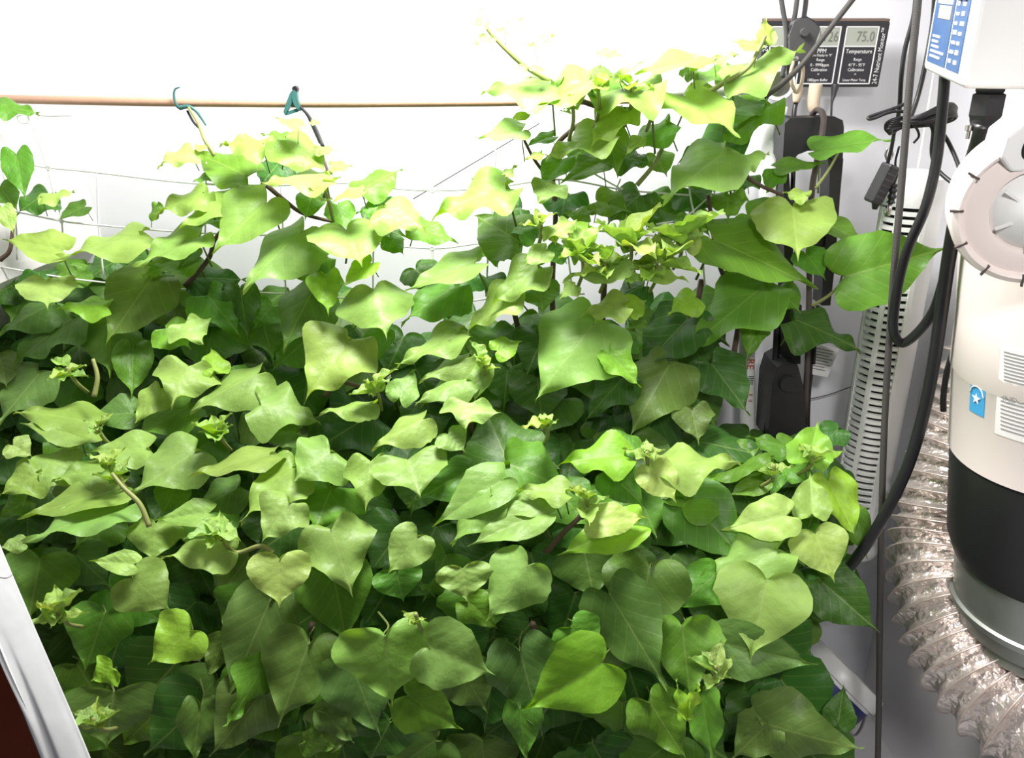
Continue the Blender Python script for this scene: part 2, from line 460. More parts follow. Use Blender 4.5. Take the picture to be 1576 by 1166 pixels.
def add_leaf(M4, sx, sy, tone, meshes, vn, pet=True):
    o = bpy.data.objects.new('leaf', meshes)
    COL.objects.link(o)
    o.parent = vn
    o.matrix_local = vn.matrix_world.inverted() @ M4 @ Matrix.Diagonal((sx, sy, (sx + sy) / 2, 1))
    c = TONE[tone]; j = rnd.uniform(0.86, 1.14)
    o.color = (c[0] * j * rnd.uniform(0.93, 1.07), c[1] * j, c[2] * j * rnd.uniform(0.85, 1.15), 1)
    if pet:
        p = bpy.data.objects.new('petiole', rnd.choice(PET)); COL.objects.link(p)
        p.parent = o
    return o
def leaf(bx, by, tx, ty, w, tone='m', var=None, dY=0.0, Y=None, tilt=None):
    cx, cy = bx * 0.55 + tx * 0.45, by * 0.55 + ty * 0.45
    Yb = (surf_Y(bx, by) if Y is None else Y) + dY + {'d': 0.06, 'o': 0.035, 'm': 0.03, 'l': -0.015, 'y': -0.035, 'v': -0.02}[tone]
    B = P(bx, by, Yb); rt = ray(tx, ty)
    t_pref = tilt0(cy) if tilt is None else tilt
    view = (CAM - B); vh = math.atan2(view.x, -view.y)
    view.normalize()
    best = None
    for td in range(4, 89, 6):
        for azd in range(-60, 61, 15):
            a = math.radians(azd) + vh; t = math.radians(td)
            n = Vector((math.sin(t) * math.sin(a), -math.sin(t) * math.cos(a), math.cos(t)))
            nv = n.dot(view)
            if nv < 0.16: continue
            den = rt.dot(n)
            if abs(den) < 1e-4: continue
            k = (B - CAM).dot(n) / den
            if k <= 0.2: continue
            Tp = CAM + rt * k
            mv = Tp - B; L = mv.length
            if L < 1e-3 or L > 0.26: continue
            mid = mv / L; wd = mid.cross(n)
            c0 = proj(B + mv * 0.12); c1 = proj(B + mv * 0.12 + wd * 0.01)
            ppm = math.hypot(c1[0] - c0[0], c1[1] - c0[1]) / 0.01
            if ppm < 60: continue
            Wd = w / ppm; asp = Wd / L
            cost = 2.2 * math.log(asp / 1.08) ** 2 + ((td - t_pref) / 32) ** 2 + (azd / 50) ** 2 + max(0, mid.z) * 1.1 + (max(0, abs(mv.y) - 0.08) / 0.05) ** 2
            if best is None or cost < best[0]: best = (cost, n, mid, wd, L, Wd)
    if best is None: return None
    _, n, mid, wd, L, Wd = best
    Wd = min(max(Wd, 0.6 * L), 1.7 * L) * 1.08; L *= 1.06
    M4 = Matrix(((wd.x, mid.x, n.x, B.x), (wd.y, mid.y, n.y, B.y), (wd.z, mid.z, n.z, B.z), (0, 0, 0, 1)))
    if M4.determinant() < 0: M4.col[0] = -M4.col[0]
    me = LEAF[var] if var is not None else (rnd.choice(LEAF) if w < 104 else LEAF[rnd.choice((0, 1, 8, 2))])
    return add_leaf(M4, Wd / 1.12, L, tone, me, vine_of(cx, cy))

LV = """
0 160 55 172 25 m|25 238 37 300 40 m|70 298 25 325 42 d|130 318 92 335 25 d|65 305 110 294 15 y|0 288 25 320 42 m|5 320 20 357 30 y
95 385 12 367 50 y|215 362 100 390 45 l|305 365 213 402 45 l|292 231 245 250 28 y|312 230 300 222 14 y|378 270 305 233 64 m|405 222 343 215 32 l
440 212 405 205 14 m|440 215 503 258 62 l|488 228 516 228 14 l|500 268 410 272 30 y|512 256 541 255 16 l|328 270 298 278 14 m|312 297 242 322 34 l
352 305 278 347 36 l|410 312 333 378 78 l|465 355 377 430 78 l|240 316 231 345 14 m|345 335 300 347 18 m|533 353 555 400 106 l|500 395 440 423 45 m
300 395 225 420 32 m|300 428 372 428 46 d|265 390 225 405 25 m|300 385 275 412 24 m|460 196 427 180 19 y|480 188 493 191 9 y|560 290 613 256 46 m
555 295 512 308 16 y|595 320 650 348 56 l|600 318 552 322 32 m|520 315 535 350 42 m|480 300 470 335 42 m|600 365 620 388 30 m|640 350 700 370 36 m
778 290 672 322 50 l|770 270 730 272 16 m|778 268 795 253 12 y|730 405 632 440 42 l|802 202 742 208 30 l|802 374 735 330 86 o
848 130 750 128 42 l|755 58 730 65 18 y|775 45 803 27 19 y|822 68 853 52 13 y|742 40 740 12 7 y|810 105 792 98 11 y|820 105 840 112 11 y
945 120 862 128 56 m|927 80 955 85 18 y|1000 130 880 137 30 l|905 125 800 172 52 l|1065 95 985 106 30 l|952 120 985 95 13 y|1065 100 1105 85 20 y
1050 115 1065 95 9 m|1100 92 1132 80 15 y|1075 120 1150 100 32 m|1125 122 1226 74 46 l|1165 75 1130 62 22 y|1178 62 1180 28 14 y|1186 66 1192 45 9 y
1055 150 1132 200 78 l|1120 170 1180 155 50 m|1180 162 1110 222 52 m|1130 212 1048 240 46 d|1115 235 1028 298 88 l|1140 248 1180 235 26 l
930 205 848 235 46 l|935 202 950 260 56 m|958 170 912 215 52 l|1025 190 955 230 36 m|995 160 960 172 22 m|865 245 835 285 42 m|925 250 868 275 36 m
955 240 1000 250 36 d|985 212 965 235 20 y|850 210 812 222 18 m|832 235 808 243 12 y|850 283 828 310 46 l|985 300 935 340 62 d|856 345 875 365 46 y
840 385 808 405 32 y|850 358 855 375 20 y|905 350 870 385 32 v|800 360 830 345 30 m|865 385 825 405 26 m|905 330 870 325 26 m
1262 230 1366 212 33 m|1220 318 1228 388 122 l|1200 260 1265 248 23 m|1195 265 1180 295 30 m|1240 300 1208 293 19 y|1275 345 1335 376 30 m
1240 390 1268 425 46 m|1100 370 1245 430 76 m|1175 440 1066 528 86 m|1200 445 1230 475 46 m|1225 492 1319 530 56 d|1165 495 1150 550 36 m
1095 560 1150 630 70 d|828 412 758 462 48 l|790 450 722 500 42 l|955 400 872 420 28 y|1020 365 980 385 22 y|1055 380 1070 335 32 y|1000 420 1055 427 28 y
978 420 962 433 26 y|885 440 862 458 22 y|960 470 900 480 36 y|965 475 993 462 42 v|1070 460 1032 480 42 v|915 497 832 598 126 l|985 490 968 505 25 m
978 525 937 545 26 m|938 545 983 590 40 v|1060 490 985 565 82 d|1030 562 975 655 96 o|1065 630 1075 677 52 o|960 580 905 640 56 d
72 432 73 469 88 y|160 470 93 468 32 v|232 430 167 518 98 o|75 470 0 505 46 o|110 490 22 550 56 o|170 500 168 568 82 m|255 505 290 530 56 v
285 497 311 525 56 y|320 455 365 508 72 m|370 445 380 515 42 d|205 535 203 604 60 m|290 563 265 615 82 y|330 570 325 535 44 v|395 575 298 620 58 l
0 550 10 592 60 o|60 575 0 645 70 o|245 600 208 645 42 l|145 650 32 627 62 l|205 635 140 640 46 o|290 625 205 670 52 m|402 622 485 642 72 l
480 450 436 527 78 o|575 445 593 505 102 l|700 440 622 488 58 m|570 405 530 437 32 v|500 405 465 420 32 m|500 425 505 478 46 v|535 523 474 602 96 l
590 515 555 570 36 m|705 513 618 555 34 l|705 515 715 532 26 l|718 550 650 578 34 l|765 540 800 525 36 v|615 612 637 568 42 l|570 620 498 627 26 l
718 585 645 612 42 l|723 620 717 653 72 y|650 645 577 681 46 l|745 570 730 615 32 l|781 712 745 622 102 d|785 715 878 750 82 m|628 707 645 757 112 l
690 668 714 692 46 l|720 725 635 770 56 m|770 740 675 800 62 l|755 765 700 830 62 l|870 758 798 750 32 y|850 765 765 790 42 l|830 790 730 833 44 l
642 825 600 878 64 l|975 808 868 848 52 v|912 800 990 795 52 y|960 700 868 706 52 v|978 690 947 658 30 m|1030 715 1132 705 57 y|1002 720 1038 768 57 y
940 730 990 775 57 m|1080 680 1180 700 57 d|1160 702 1060 742 46 m|1050 780 1100 730 82 m|1175 740 1125 760 36 m|1245 710 1258 650 66 v|1265 705 1298 693 15 v
1240 720 1172 715 36 m|1200 730 1186 763 18 m|1210 690 1155 668 24 m|1290 660 1258 690 40 d|1210 793 1120 812 64 y|1250 790 1247 730 57 y|1275 740 1317 822 57 v
1255 822 1282 888 78 y|1315 790 1335 852 42 m|1060 770 1147 860 92 m|1195 847 1070 896 52 l|1180 893 1157 1005 130 l|1000 873 975 983 120 o
1050 965 1062 1072 92 m|1100 885 1040 935 62 m|940 915 1018 1048 102 o|1115 990 1245 1022 76 o|1265 895 1345 965 82 d|1055 1100 1040 1050 20 v|1060 1100 1080 1058 16 v
205 890 258 936 90 l|205 868 143 862 32 y|293 970 234 1018 78 v|415 925 356 1062 104 o|345 985 320 1040 46 o|160 945 132 1030 88 m|172 1028 143 1047 42 v
175 1065 165 1145 145 o|405 1025 357 1112 48 m|310 1080 230 1160 104 d|308 1085 300 1170 58 o|400 1070 330 1160 92 o|475 990 432 1110 108 o|540 1020 582 1128 104 o
592 978 603 1080 142 l|662 995 752 1035 104 l|430 860 430 928 92 y|510 815 540 908 98 l|510 872 533 985 104 m|610 880 620 922 98 m|712 875 718 921 82 l
812 870 753 948 88 l|720 925 763 965 48 m|628 1070 703 1120 78 m|925 1020 815 1088 108 v|880 965 920 1015 72 m|800 1000 832 1122 98 o|800 1090 808 1168 52 m
500 1095 540 1140 42 o|470 1140 515 1150 36 m|600 1110 570 1172 92 d|1000 1080 1052 1163 78 m|1080 1070 1095 1172 54 m|1175 1112 1315 1157 92 o|1290 1112 1298 1058 46 d
1180 1115 1130 1165 70 o|20 685 47 700 42 y|125 665 40 650 52 l|60 730 5 757 52 l|65 725 130 690 52 l|160 722 85 733 42 l|180 755 42 788 44 l
190 780 48 824 48 l|225 690 145 692 52 l|300 695 210 752 78 l|240 805 235 860 74 l|270 750 250 790 52 m|320 790 245 797 37 l|40 770 0 795 36 m
35 835 0 842 24 l|62 860 45 945 112 o|350 845 255 852 40 y|415 700 300 726 34 l|450 720 375 792 64 l|445 775 405 828 66 y|455 665 395 660 46 o
508 695 457 732 84 l|570 710 563 777 64 l|510 752 485 812 98 m|365 750 300 785 52 o|380 575 345 600 40 m|1150 812 1165 835 60 m
"""
for line in LV.strip().split('\n'):
    for e in line.split('|'):
        e = e.split()
        if len(e) < 6: continue
        leaf(*[float(v) for v in e[:5]], e[5])
leaf(1303, 425, 1446, 384, 108, 'm', 8, -0.06, None, 78)
# shoot tips: small glossy young leaves round a growing point
def shoot(px, py, n, size, Y=None, tone='y'):
    Y = (surf_Y(px, py) - 0.045) if Y is None else Y
    c = P(px, py, Y); vn = vine_of(px, py)
    for i in range(n):
        a = 2 * math.pi * i / n + rnd.uniform(-0.5, 0.5)
        el = rnd.uniform(-0.1, 1.0)
        mid = Vector((math.cos(a) * math.cos(el), math.sin(a) * math.cos(el), math.sin(el)))
        side = mid.cross(Vector((0, 0, 1))).normalized(); n_ = side.cross(mid).normalized()
        L = size * rnd.uniform(0.6, 1.2)
        M4 = Matrix(((side.x, mid.x, n_.x, 0), (side.y, mid.y, n_.y, 0), (side.z, mid.z, n_.z, 0), (0, 0, 0, 1)))
        M4.translation = c + mid * (0.25 * L) + Vector((0, 0, rnd.uniform(-0.012, 0.012)))
        add_leaf(M4, L * rnd.uniform(0.6, 0.85), L, tone, rnd.choice(YOUNG), vn, False)
    tube('stem', [c + Vector((0, 0, 0.012)), c + Vector((0.004, 0.012, -0.02)), c + Vector((0.0, 0.05, -0.055))], 0.0032, M['stem'], vn, seg=6)
for s in [(105, 575, 6, .035), (335, 668, 8, .038), (90, 950, 8, .04), (578, 602, 6, .035), (742, 560, 5, .034), (902, 775, 6, .034),
          (970, 382, 10, .058), (895, 402, 9, .05), (1048, 375, 9, .055), (1010, 412, 9, .05), (930, 412, 7, .045), (170, 722, 5, .03), (180, 738, 5, .028), (335, 825, 7, .036), (145, 1115, 6, .036),
          (840, 655, 5, .03), (1190, 725, 4, .03), (1250, 705, 5, .03), (1100, 1035, 6, .034), (995, 705, 4, .028), (640, 955, 4, .02), (150, 665, 4, .02),
          (920, 148, 5, .026), (970, 142, 4, .026), (1005, 150, 4, .024), (880, 165, 4, .022), (500, 300, 5, .03), (830, 340, 4, .028)]:
    shoot(*s)
# the leaves behind, which close the canopy
def inside(px, py):
    if py < 345: return False
    if px < 400: return py > 400
    if px < 700: return py > 505 or (py > 450 and px < 600)
    if px < 1080: return py > 470
    if px < 1190: return py > 655
    if px < 1290: return py > 690 and (py < 960 or px < 1235)
    return False
cnt = 0
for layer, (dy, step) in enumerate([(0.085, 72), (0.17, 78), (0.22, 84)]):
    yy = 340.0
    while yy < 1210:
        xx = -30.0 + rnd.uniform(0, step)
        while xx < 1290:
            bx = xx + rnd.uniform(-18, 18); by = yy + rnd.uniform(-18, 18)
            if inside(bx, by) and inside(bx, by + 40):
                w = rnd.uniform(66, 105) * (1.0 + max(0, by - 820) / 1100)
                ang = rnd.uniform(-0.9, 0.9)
                leaf(bx, by, bx + math.sin(ang) * w, by + math.cos(ang) * w * 0.75, w, rnd.choice('mddddo'), None, dy + rnd.uniform(-0.02, 0.03))  # mostly dark tones: shade of the canopy gaps put into leaf colour
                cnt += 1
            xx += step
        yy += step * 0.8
# upper cluster: sparser leaves behind, so that the wall still shows
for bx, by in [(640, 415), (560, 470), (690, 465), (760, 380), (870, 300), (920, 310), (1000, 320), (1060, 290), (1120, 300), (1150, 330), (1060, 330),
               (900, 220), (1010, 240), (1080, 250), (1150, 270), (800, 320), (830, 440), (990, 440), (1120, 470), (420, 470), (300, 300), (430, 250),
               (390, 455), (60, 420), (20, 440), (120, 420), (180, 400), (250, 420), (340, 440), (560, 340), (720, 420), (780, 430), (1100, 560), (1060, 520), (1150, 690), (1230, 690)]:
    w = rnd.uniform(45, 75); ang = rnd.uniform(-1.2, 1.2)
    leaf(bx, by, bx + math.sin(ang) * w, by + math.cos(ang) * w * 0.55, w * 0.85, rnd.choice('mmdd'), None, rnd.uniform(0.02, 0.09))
# stems
def stem(pts, r, mat='stem'):
    a = pts[len(pts) // 2]
    vn = vine_of(a[0], a[1])
    tube('stem', [P(*p) for p in pts], (lambda t: r * (1.15 - 0.4 * t)), M[mat], vn, seg=7)
for s in [([(848, 126, 1.43), (805, 100, 1.43), (765, 62, 1.43), (743, 35, 1.43)], .004, 'stem'), ([(1060, 160, 1.45), (1110, 130, 1.43), (1150, 105, 1.42), (1170, 72, 1.42), (1178, 55, 1.42)], .004, 'stem'),
          ([(840, 130, 1.47), (925, 165, 1.48), (1010, 165, 1.47), (1075, 150, 1.47)], .0045, 'old_stem'), ([(845, 275, 1.45), (822, 245, 1.44), (802, 206, 1.43)], .003, 'old_stem'),
          ([(853, 560, 1.5), (850, 440, 1.5), (855, 330, 1.5), (850, 240, 1.49), (880, 200, 1.48), (905, 185, 1.48)], .005, 'old_stem'), ([(980, 285, 1.47), (1005, 255, 1.47), (1020, 225, 1.47), (1022, 205, 1.48)], .004, 'stem'),
          ([(1090, 230, 1.47), (1135, 262, 1.46), (1170, 285, 1.46), (1205, 300, 1.46)], .004, 'old_stem'), ([(1255, 290, 1.45), (1275, 262, 1.45), (1290, 235, 1.44)], .0025, 'stem'),
          ([(1250, 470, 1.47), (1275, 455, 1.46), (1300, 430, 1.44)], .003, 'stem'), ([(285, 440, 1.47), (320, 400, 1.47), (330, 370, 1.46), (350, 345, 1.46)], .0045, 'old_stem'),
          ([(410, 285, 1.46), (440, 310, 1.47), (470, 330, 1.48), (530, 345, 1.48)], .004, 'old_stem'), ([(485, 325, 1.47), (500, 300, 1.47), (505, 270, 1.46), (495, 235, 1.47)], .003, 'old_stem'),
          ([(330, 240, 1.47), (315, 215, 1.47), (305, 190, 1.5), (290, 165, 1.52)], .003, 'stem'), ([(497, 225, 1.48), (487, 200, 1.5), (475, 178, 1.52), (463, 165, 1.53)], .003, 'black_matte'),
          ([(500, 610, 1.34), (520, 588, 1.36), (545, 592, 1.36), (580, 600, 1.33)], .004, 'old_stem'), ([(230, 810, 1.12), (215, 775, 1.13), (190, 750, 1.14), (172, 728, 1.15)], .004, 'stem'),
          ([(840, 850, 1.1), (868, 818, 1.11), (892, 795, 1.12), (903, 770, 1.12)], .0045, 'old_stem'), ([(145, 610, 1.28), (150, 580, 1.29), (143, 552, 1.3)], .004, 'stem'),
          ([(0, 400, 1.45), (15, 385, 1.45), (20, 350, 1.46)], .004, 'old_stem'), ([(1130, 545, 1.49), (1135, 480, 1.49), (1105, 400, 1.49), (1090, 300, 1.49)], .005, 'old_stem'),
          ([(420, 850, 1.1), (400, 840, 1.1), (365, 850, 1.1), (345, 835, 1.08)], .004, 'stem')]:
    stem(*s)
for key, xs in (('back_left', (150, 330, 500)), ('back_right', (780, 930, 1080)), ('mid_left', (120, 330)), ('mid_right', (720, 980)), ('front_left', (250, 480)), ('front_right', (820, 1040))):
    vn = VINES[key]; r0 = vn.matrix_world.translation
    top = {'ba': 430, 'mi': 640, 'fr': 960}[key[:2]]
    for x in xs:
        a = P(x, top, surf_Y(x, top) + 0.14); g = r0 + Vector((rnd.uniform(-.05, .05), rnd.uniform(-.03, .05), 0))
        tube('stem', [g, g.lerp(a, 0.4) + Vector((0, 0.08, 0.05)), g.lerp(a, 0.75) + Vector((0, 0.06, 0.04)), a], 0.006, M['old_stem'], vn, seg=6)

# ------------------------------------------------------------------ rods, net, clips
def mpp(p): return (p - CAM).dot(FWD) / F_PX
tubes_thing('bamboo_rod', [P(-120, 147, 1.55), P(0, 152, 1.55), P(250, 157, 1.55), P(500, 159, 1.55), P(760, 157, 1.55), P(1010, 152, 1.56)],
            0.0078, M['bamboo'], 'long thin tan bamboo rod spanning the tent above the foliage', 'rod', seg=10)
RB = thing('crossbar', P(1190, 128, 1.58), 'short white crossbar with a round end cap below the monitor', 'bar')
bpy.context.view_layer.update()
mq = mpp(P(1190, 128, 1.58))
tube('bar', [P(960, 140, 1.60), P(1188, 131, 1.58)], 0.0165, M['white_plastic'], RB, seg=16, smooth_n=2)
capm = Matrix.Rotation(math.radians(90), 4, 'X') @ R(-12, 'Y')
def disc_at(px, py, Y, prof, mat, name, parent, tx=90, ty=0):
    mw = Matrix.Translation(P(px, py, Y)) @ R(tx, 'X') @ R(ty, 'Y')
    if parent: mw = parent.matrix_world.inverted() @ mw
    return lathe(name, prof, mat, parent, 28, mw)
disc_at(1198, 129, 1.552, [(0, 0), (17 * mq, 0), (18 * mq, .004), (23.5 * mq, .006), (25 * mq, 0), (25 * mq, -.02), (0, -.022)], M['white_plastic'], 'end_cap', RB, 90, -14)
disc_at(1198, 129, 1.545, [(0, 0), (16 * mq, 0), (16 * mq, -.004), (0, -.004)], M['metal'], 'cap_disc', RB, 90, -14)
disc_at(1166, 130, 1.556, [(0, .003), (4 * mq, .002), (4.6 * mq, -.006), (0, -.006)], M['metal'], 'screw', RB, 90, 0)
NET = thing('trellis_net', P(575, 287, 1.5), 'white string trellis net hanging in front of the back wall', 'net')
bpy.context.view_layer.update()
for pts in [[(-30, 154), (0, 162), (42, 172), (70, 178), (110, 177)], [(-30, 236), (0, 240), (45, 252), (75, 258), (140, 264), (300, 282), (430, 285), (520, 281), (575, 287), (665, 293), (760, 288), (860, 276), (960, 292), (1060, 300)],
            [(-30, 318), (20, 325), (95, 340), (150, 346), (300, 358), (480, 364), (575, 374), (665, 382), (730, 375), (870, 356), (960, 358), (1080, 372)], [(-30, 405), (120, 430), (300, 446), (440, 452), (575, 462), (665, 470), (780, 456), (900, 452)],
            [(-6, 236), (4, 262), (12, 300), (24, 340), (26, 400)], [(42, 172), (58, 215), (72, 256), (84, 300), (95, 340), (97, 400)], [(572, 250), (576, 287), (578, 330), (575, 374), (574, 462)],
            [(667, 288), (668, 330), (666, 382), (662, 470)], [(764, 205), (762, 250), (760, 288), (752, 380), (748, 456)], [(318, 250), (317, 282), (316, 358)], [(150, 264), (152, 346), (160, 430)], [(432, 285), (436, 364), (440, 452)],
            [(866, 242), (905, 262), (942, 283), (960, 292)], [(1010, 345), (1052, 335), (1095, 300)], [(860, 276), (866, 330), (870, 356), (880, 440)], [(955, 275), (948, 300), (958, 358)], [(1060, 250), (1062, 300), (1078, 372), (1085, 440)]]:
    tube('strand', [P(x, y, 1.5) for x, y in pts], 0.0018, M['net'], NET, seg=5, smooth_n=4)
for (x, y) in [(42, 172), (75, 258), (95, 340), (575, 287), (665, 293), (575, 374), (665, 382), (760, 288)]:
    p = P(x, y, 1.5); c = [p + Vector((math.cos(a) * .0035, -0.001, math.sin(a) * .0035)) for a in [i * math.pi / 3 for i in range(7)]]
    tube('knot', c, 0.0012, M['net'], NET, seg=5, smooth_n=2)
p = P(36, 176, 1.5)
tube('loop', [p + Vector((0, 0, 0)), p + Vector((-.012, 0, -.004)), p + Vector((-.008, 0, -.014)), p + Vector((.004, 0, -.014)), p + Vector((.008, 0, -.002))], .0013, M['net'], NET, seg=5)
tubes_thing('wall_wire', [P(636, 306, 1.72), P(700, 268, 1.73), P(762, 231, 1.73), P(830, 190, 1.73)], 0.0012, M['grey_plastic'], 'thin dark cord running diagonally across the white back wall', 'cord', seg=5)
tubes_thing('corner_cord', [P(1236, 616, 1.72), P(1275, 607, 1.72), P(1312, 594, 1.72)], 0.0012, M['grey_plastic'], 'thin grey cord against the wall left of the tower fan', 'cord', seg=5)
C1 = thing('plant_clip', P(275, 165, 1.54), 'small dark teal hook clip on the left of the bamboo rod', 'clip', 'plant clips on the bamboo rod')
C2 = thing('plant_clip', P(450, 165, 1.54), 'teal spring clip gripping the bamboo rod above a black stalk', 'clip', 'plant clips on the bamboo rod')
bpy.context.view_layer.update()
tube('hook', [P(277, 134, 1.535), P(269, 138, 1.535), P(268, 150, 1.535), P(272, 162, 1.535), P(276, 166, 1.54)], lambda t: .0012 + .002 * t, M['clip'], C1, seg=6)
tube('jaw', [P(276, 166, 1.54), P(290, 164, 1.54), P(301, 170, 1.54), P(310, 182, 1.54), P(317, 193, 1.54)], lambda t: .0045 - .003 * t, M['clip'], C1, seg=6)
tube('tie', [P(288, 170, 1.545), P(298, 188, 1.545), P(308, 198, 1.545)], .0022, M['black_matte'], C1, seg=6)
def clip_plate(name, poly, Y, th, mat, par):
    V = [P(x, y, Y) for x, y in poly]; n = len(V)
    V = V + [v + Vector((0, th, 0)) for v in V]
    F = [tuple(range(n)), tuple(reversed(range(n, 2 * n)))] + [(i, i + n, (i + 1) % n + n, (i + 1) % n) for i in range(n)]
    o = mk(name, rel(V, par), F, mat, par, smooth=False)
    bm = bmesh.new(); bm.from_mesh(o.data); bmesh.ops.recalc_face_normals(bm, faces=bm.faces)
    bm.to_mesh(o.data); bm.free()
    return o
clip_plate('arm', [(446, 143), (451, 138), (453, 150), (446, 165), (438, 177), (436, 172), (441, 156)], 1.532, .01, M['clip'], C2)
clip_plate('arm', [(451, 138), (457, 142), (458, 152), (461, 163), (459, 170), (452, 161), (449, 150)], 1.53, .012, M['clip'], C2)
clip_plate('base', [(438, 173), (461, 165), (464, 170), (440, 178)], 1.534, .01, M['clip'], C2)
disc_at(454, 137, 1.533, [(0, .002), (.005, .002), (.006, -.008), (0, -.008)], M['black'], 'spring', C2)
tube('stalk', [P(464, 166, 1.535), P(474, 178, 1.53), P(483, 198, 1.52), P(493, 220, 1.51)], .0028, M['black_matte'], C2, seg=6)

# ------------------------------------------------------------------ nutrient monitor on the back wall
MC = P(1266.5, 84.5, 1.675); mu = mpp(MC)
MON = thing('nutrient_monitor', MC, 'black wall-mounted nutrient monitor with three white-framed display panels', 'meter', rot=R(90, 'X') @ R(5, 'X'))
box('case', 190 * mu, 94 * mu, 0.028, M['meter'], MON, c=(0, 0, -0.014), bevel=0.003)
box('top_strip', 188 * mu, 4 * mu, 0.030, M['meter_edge'], MON, c=(0, 49 * mu, -0.016), bevel=0.001)
def U(px): return (px - 1266.5) * mu
def Vy(py): return (84.5 - py) * mu
def bar(parent, name, x0, x1, y0, y1, mat, z=0.0, th=0.0012):
    return box(name, abs(x1 - x0), abs(y1 - y0), th, mat, parent, c=((x0 + x1) / 2, (y0 + y1) / 2, z + th / 2))
for x0, x1, scr, lines in ((1182.5, 1232, '6.1', [('pH', 81, 9), ('Range', 92, 6), ('0.0 - 14.0pH', 99, 6), ('Calibration', 106, 6)]),
                           (1239, 1288.5, '1126', [('PPM', 79, 9), ('Zero Display to "0"', 85, 4.8), ('Range', 91.5, 6), ('0 - 9990ppm', 99, 6.4), ('Calibration', 106, 6.4), ('at', 112, 4.5), ('1382ppm Buffer', 121, 5.6)]),
                           (1296, 1346, '75.0', [('Temperature', 79.5, 8.6), ('Range', 91, 6), ('41°F - 95°F', 99, 6.4), ('Calibration', 106, 6.4), ('at', 112, 4.5), ('Linear Meter Temp', 121, 5.2)])):
    f = 1.6
    for a in ((x0, x1, 44, 44 + f), (x0, x1, 71.5, 71.5 + f), (x0, x1, 127 - f, 127), (x0, x0 + f, 44, 127), (x1 - f, x1, 44, 127)):
        bar(MON, 'frame_line', U(a[0]), U(a[1]), Vy(a[2]), Vy(a[3]), M['print_white'])
    sc_ = bar(MON, 'display', U(x0 + f), U(x1 - f), Vy(44 + f), Vy(71.5), M['lcd'], 0, .0006)
    letters('lettering', scr, 21 * mu, M['lcd_ink'], MON, T(U((x0 + x1) / 2 + 6), Vy(59), .0009), sx=0.78)
    for tx, yy, sz in lines:
        letters('lettering', tx, sz * mu, M['print_white'], MON, T(U((x0 + x1) / 2), Vy(yy), .0006), sx=0.88)
letters('lettering', '24-7 Nutrient Monitor™', 10.2 * mu, M['print_white'], MON, T(U(1353.5), Vy(86), .0006) @ R(90, 'Z'), sx=0.78)
letters('lettering', '24-7', 11 * mu, M['print_white'], MON, T(U(1177), Vy(72), .0006) @ R(90, 'Z'), sx=0.8)
# probe leads of the monitor
tubes_thing('probe_lead', [P(1228, 131, 1.655), P(1227, 150, 1.65), P(1222, 175, 1.64), P(1222, 230, 1.62), P(1218, 330, 1.6), P(1212, 470, 1.58), P(1196, 640, 1.56), P(1190, 720, 1.55)], 0.0045, M['black'], 'black probe lead running down from the left socket of the monitor', 'cable')
tubes_thing('taped_connector', [P(1228, 131, 1.648), P(1227, 145, 1.644), P(1225, 158, 1.642)], lambda t: .010 - .004 * t * t, M['tape'], 'tan taped plug under the left half of the monitor', 'plug', 'taped plugs under the monitor', seg=10)
tubes_thing('taped_connector', [P(1256, 131, 1.65), P(1253, 146, 1.645), P(1252, 164, 1.64), P(1254, 172, 1.64)], lambda t: .0125 - .004 * t * t, M['tape'], 'tan taped plug under the middle of the monitor with a brown cable', 'plug', 'taped plugs under the monitor', seg=10)
tubes_thing('brown_cable', [P(1250, 176, 1.62), P(1258, 169, 1.6), P(1267, 177, 1.545), P(1265, 205, 1.535), P(1258, 245, 1.53), P(1250, 290, 1.54), P(1246, 360, 1.55), P(1245, 470, 1.55), P(1240, 640, 1.55)], 0.0055, M['brown_cable'], 'brown cable looping over the front of the black arched bracket', 'cable', seg=10)
tubes_thing('black_plug_lead', [P(1286, 130, 1.655), P(1283, 146, 1.65), P(1280, 162, 1.645), P(1279, 200, 1.64)], lambda t: .008 - .006 * min(1, t * 1.6), M['black'], 'black tapered plug hanging under the temperature panel', 'plug', seg=10)

# ------------------------------------------------------------------ rope ratchet hanger in front of the monitor
RH = thing('rope_ratchet', P(1235, 60, 1.5), 'dark grey rope ratchet pulley hanging in front of the monitor', 'pulley')
bpy.context.view_layer.update()
clip_plate('body', [(1223, 33), (1232, 28), (1244, 28), (1255, 36), (1263, 45), (1255, 66), (1244, 84), (1236, 93), (1224, 95), (1216, 82), (1215, 55)], 1.49, .022, M['grey_plastic'], RH)
clip_plate('wheel_guard', [(1212, 60), (1217, 40), (1228, 28), (1242, 25), (1256, 33), (1262, 42), (1262, 48), (1240, 50), (1220, 75)], 1.497, .014, M['black_matte'], RH)
disc_at(1238, 50, 1.487, [(0, .004), (5 * mu, .004), (6 * mu, -.004), (0, -.004)], M['grey_plastic'], 'bolt', RH)
disc_at(1225, 90, 1.486, [(0, .004), (3 * mu, .003), (3.6 * mu, -.004), (0, -.004)], M['metal'], 'rivet', RH)
tube('hook', [P(1222, 94, 1.495), P(1217, 112, 1.495), P(1219, 130, 1.495), P(1226, 142, 1.495), P(1233, 130, 1.495), P(1236, 108, 1.495), P(1233, 92, 1.495)], .0032, M['tape'], RH, seg=8)
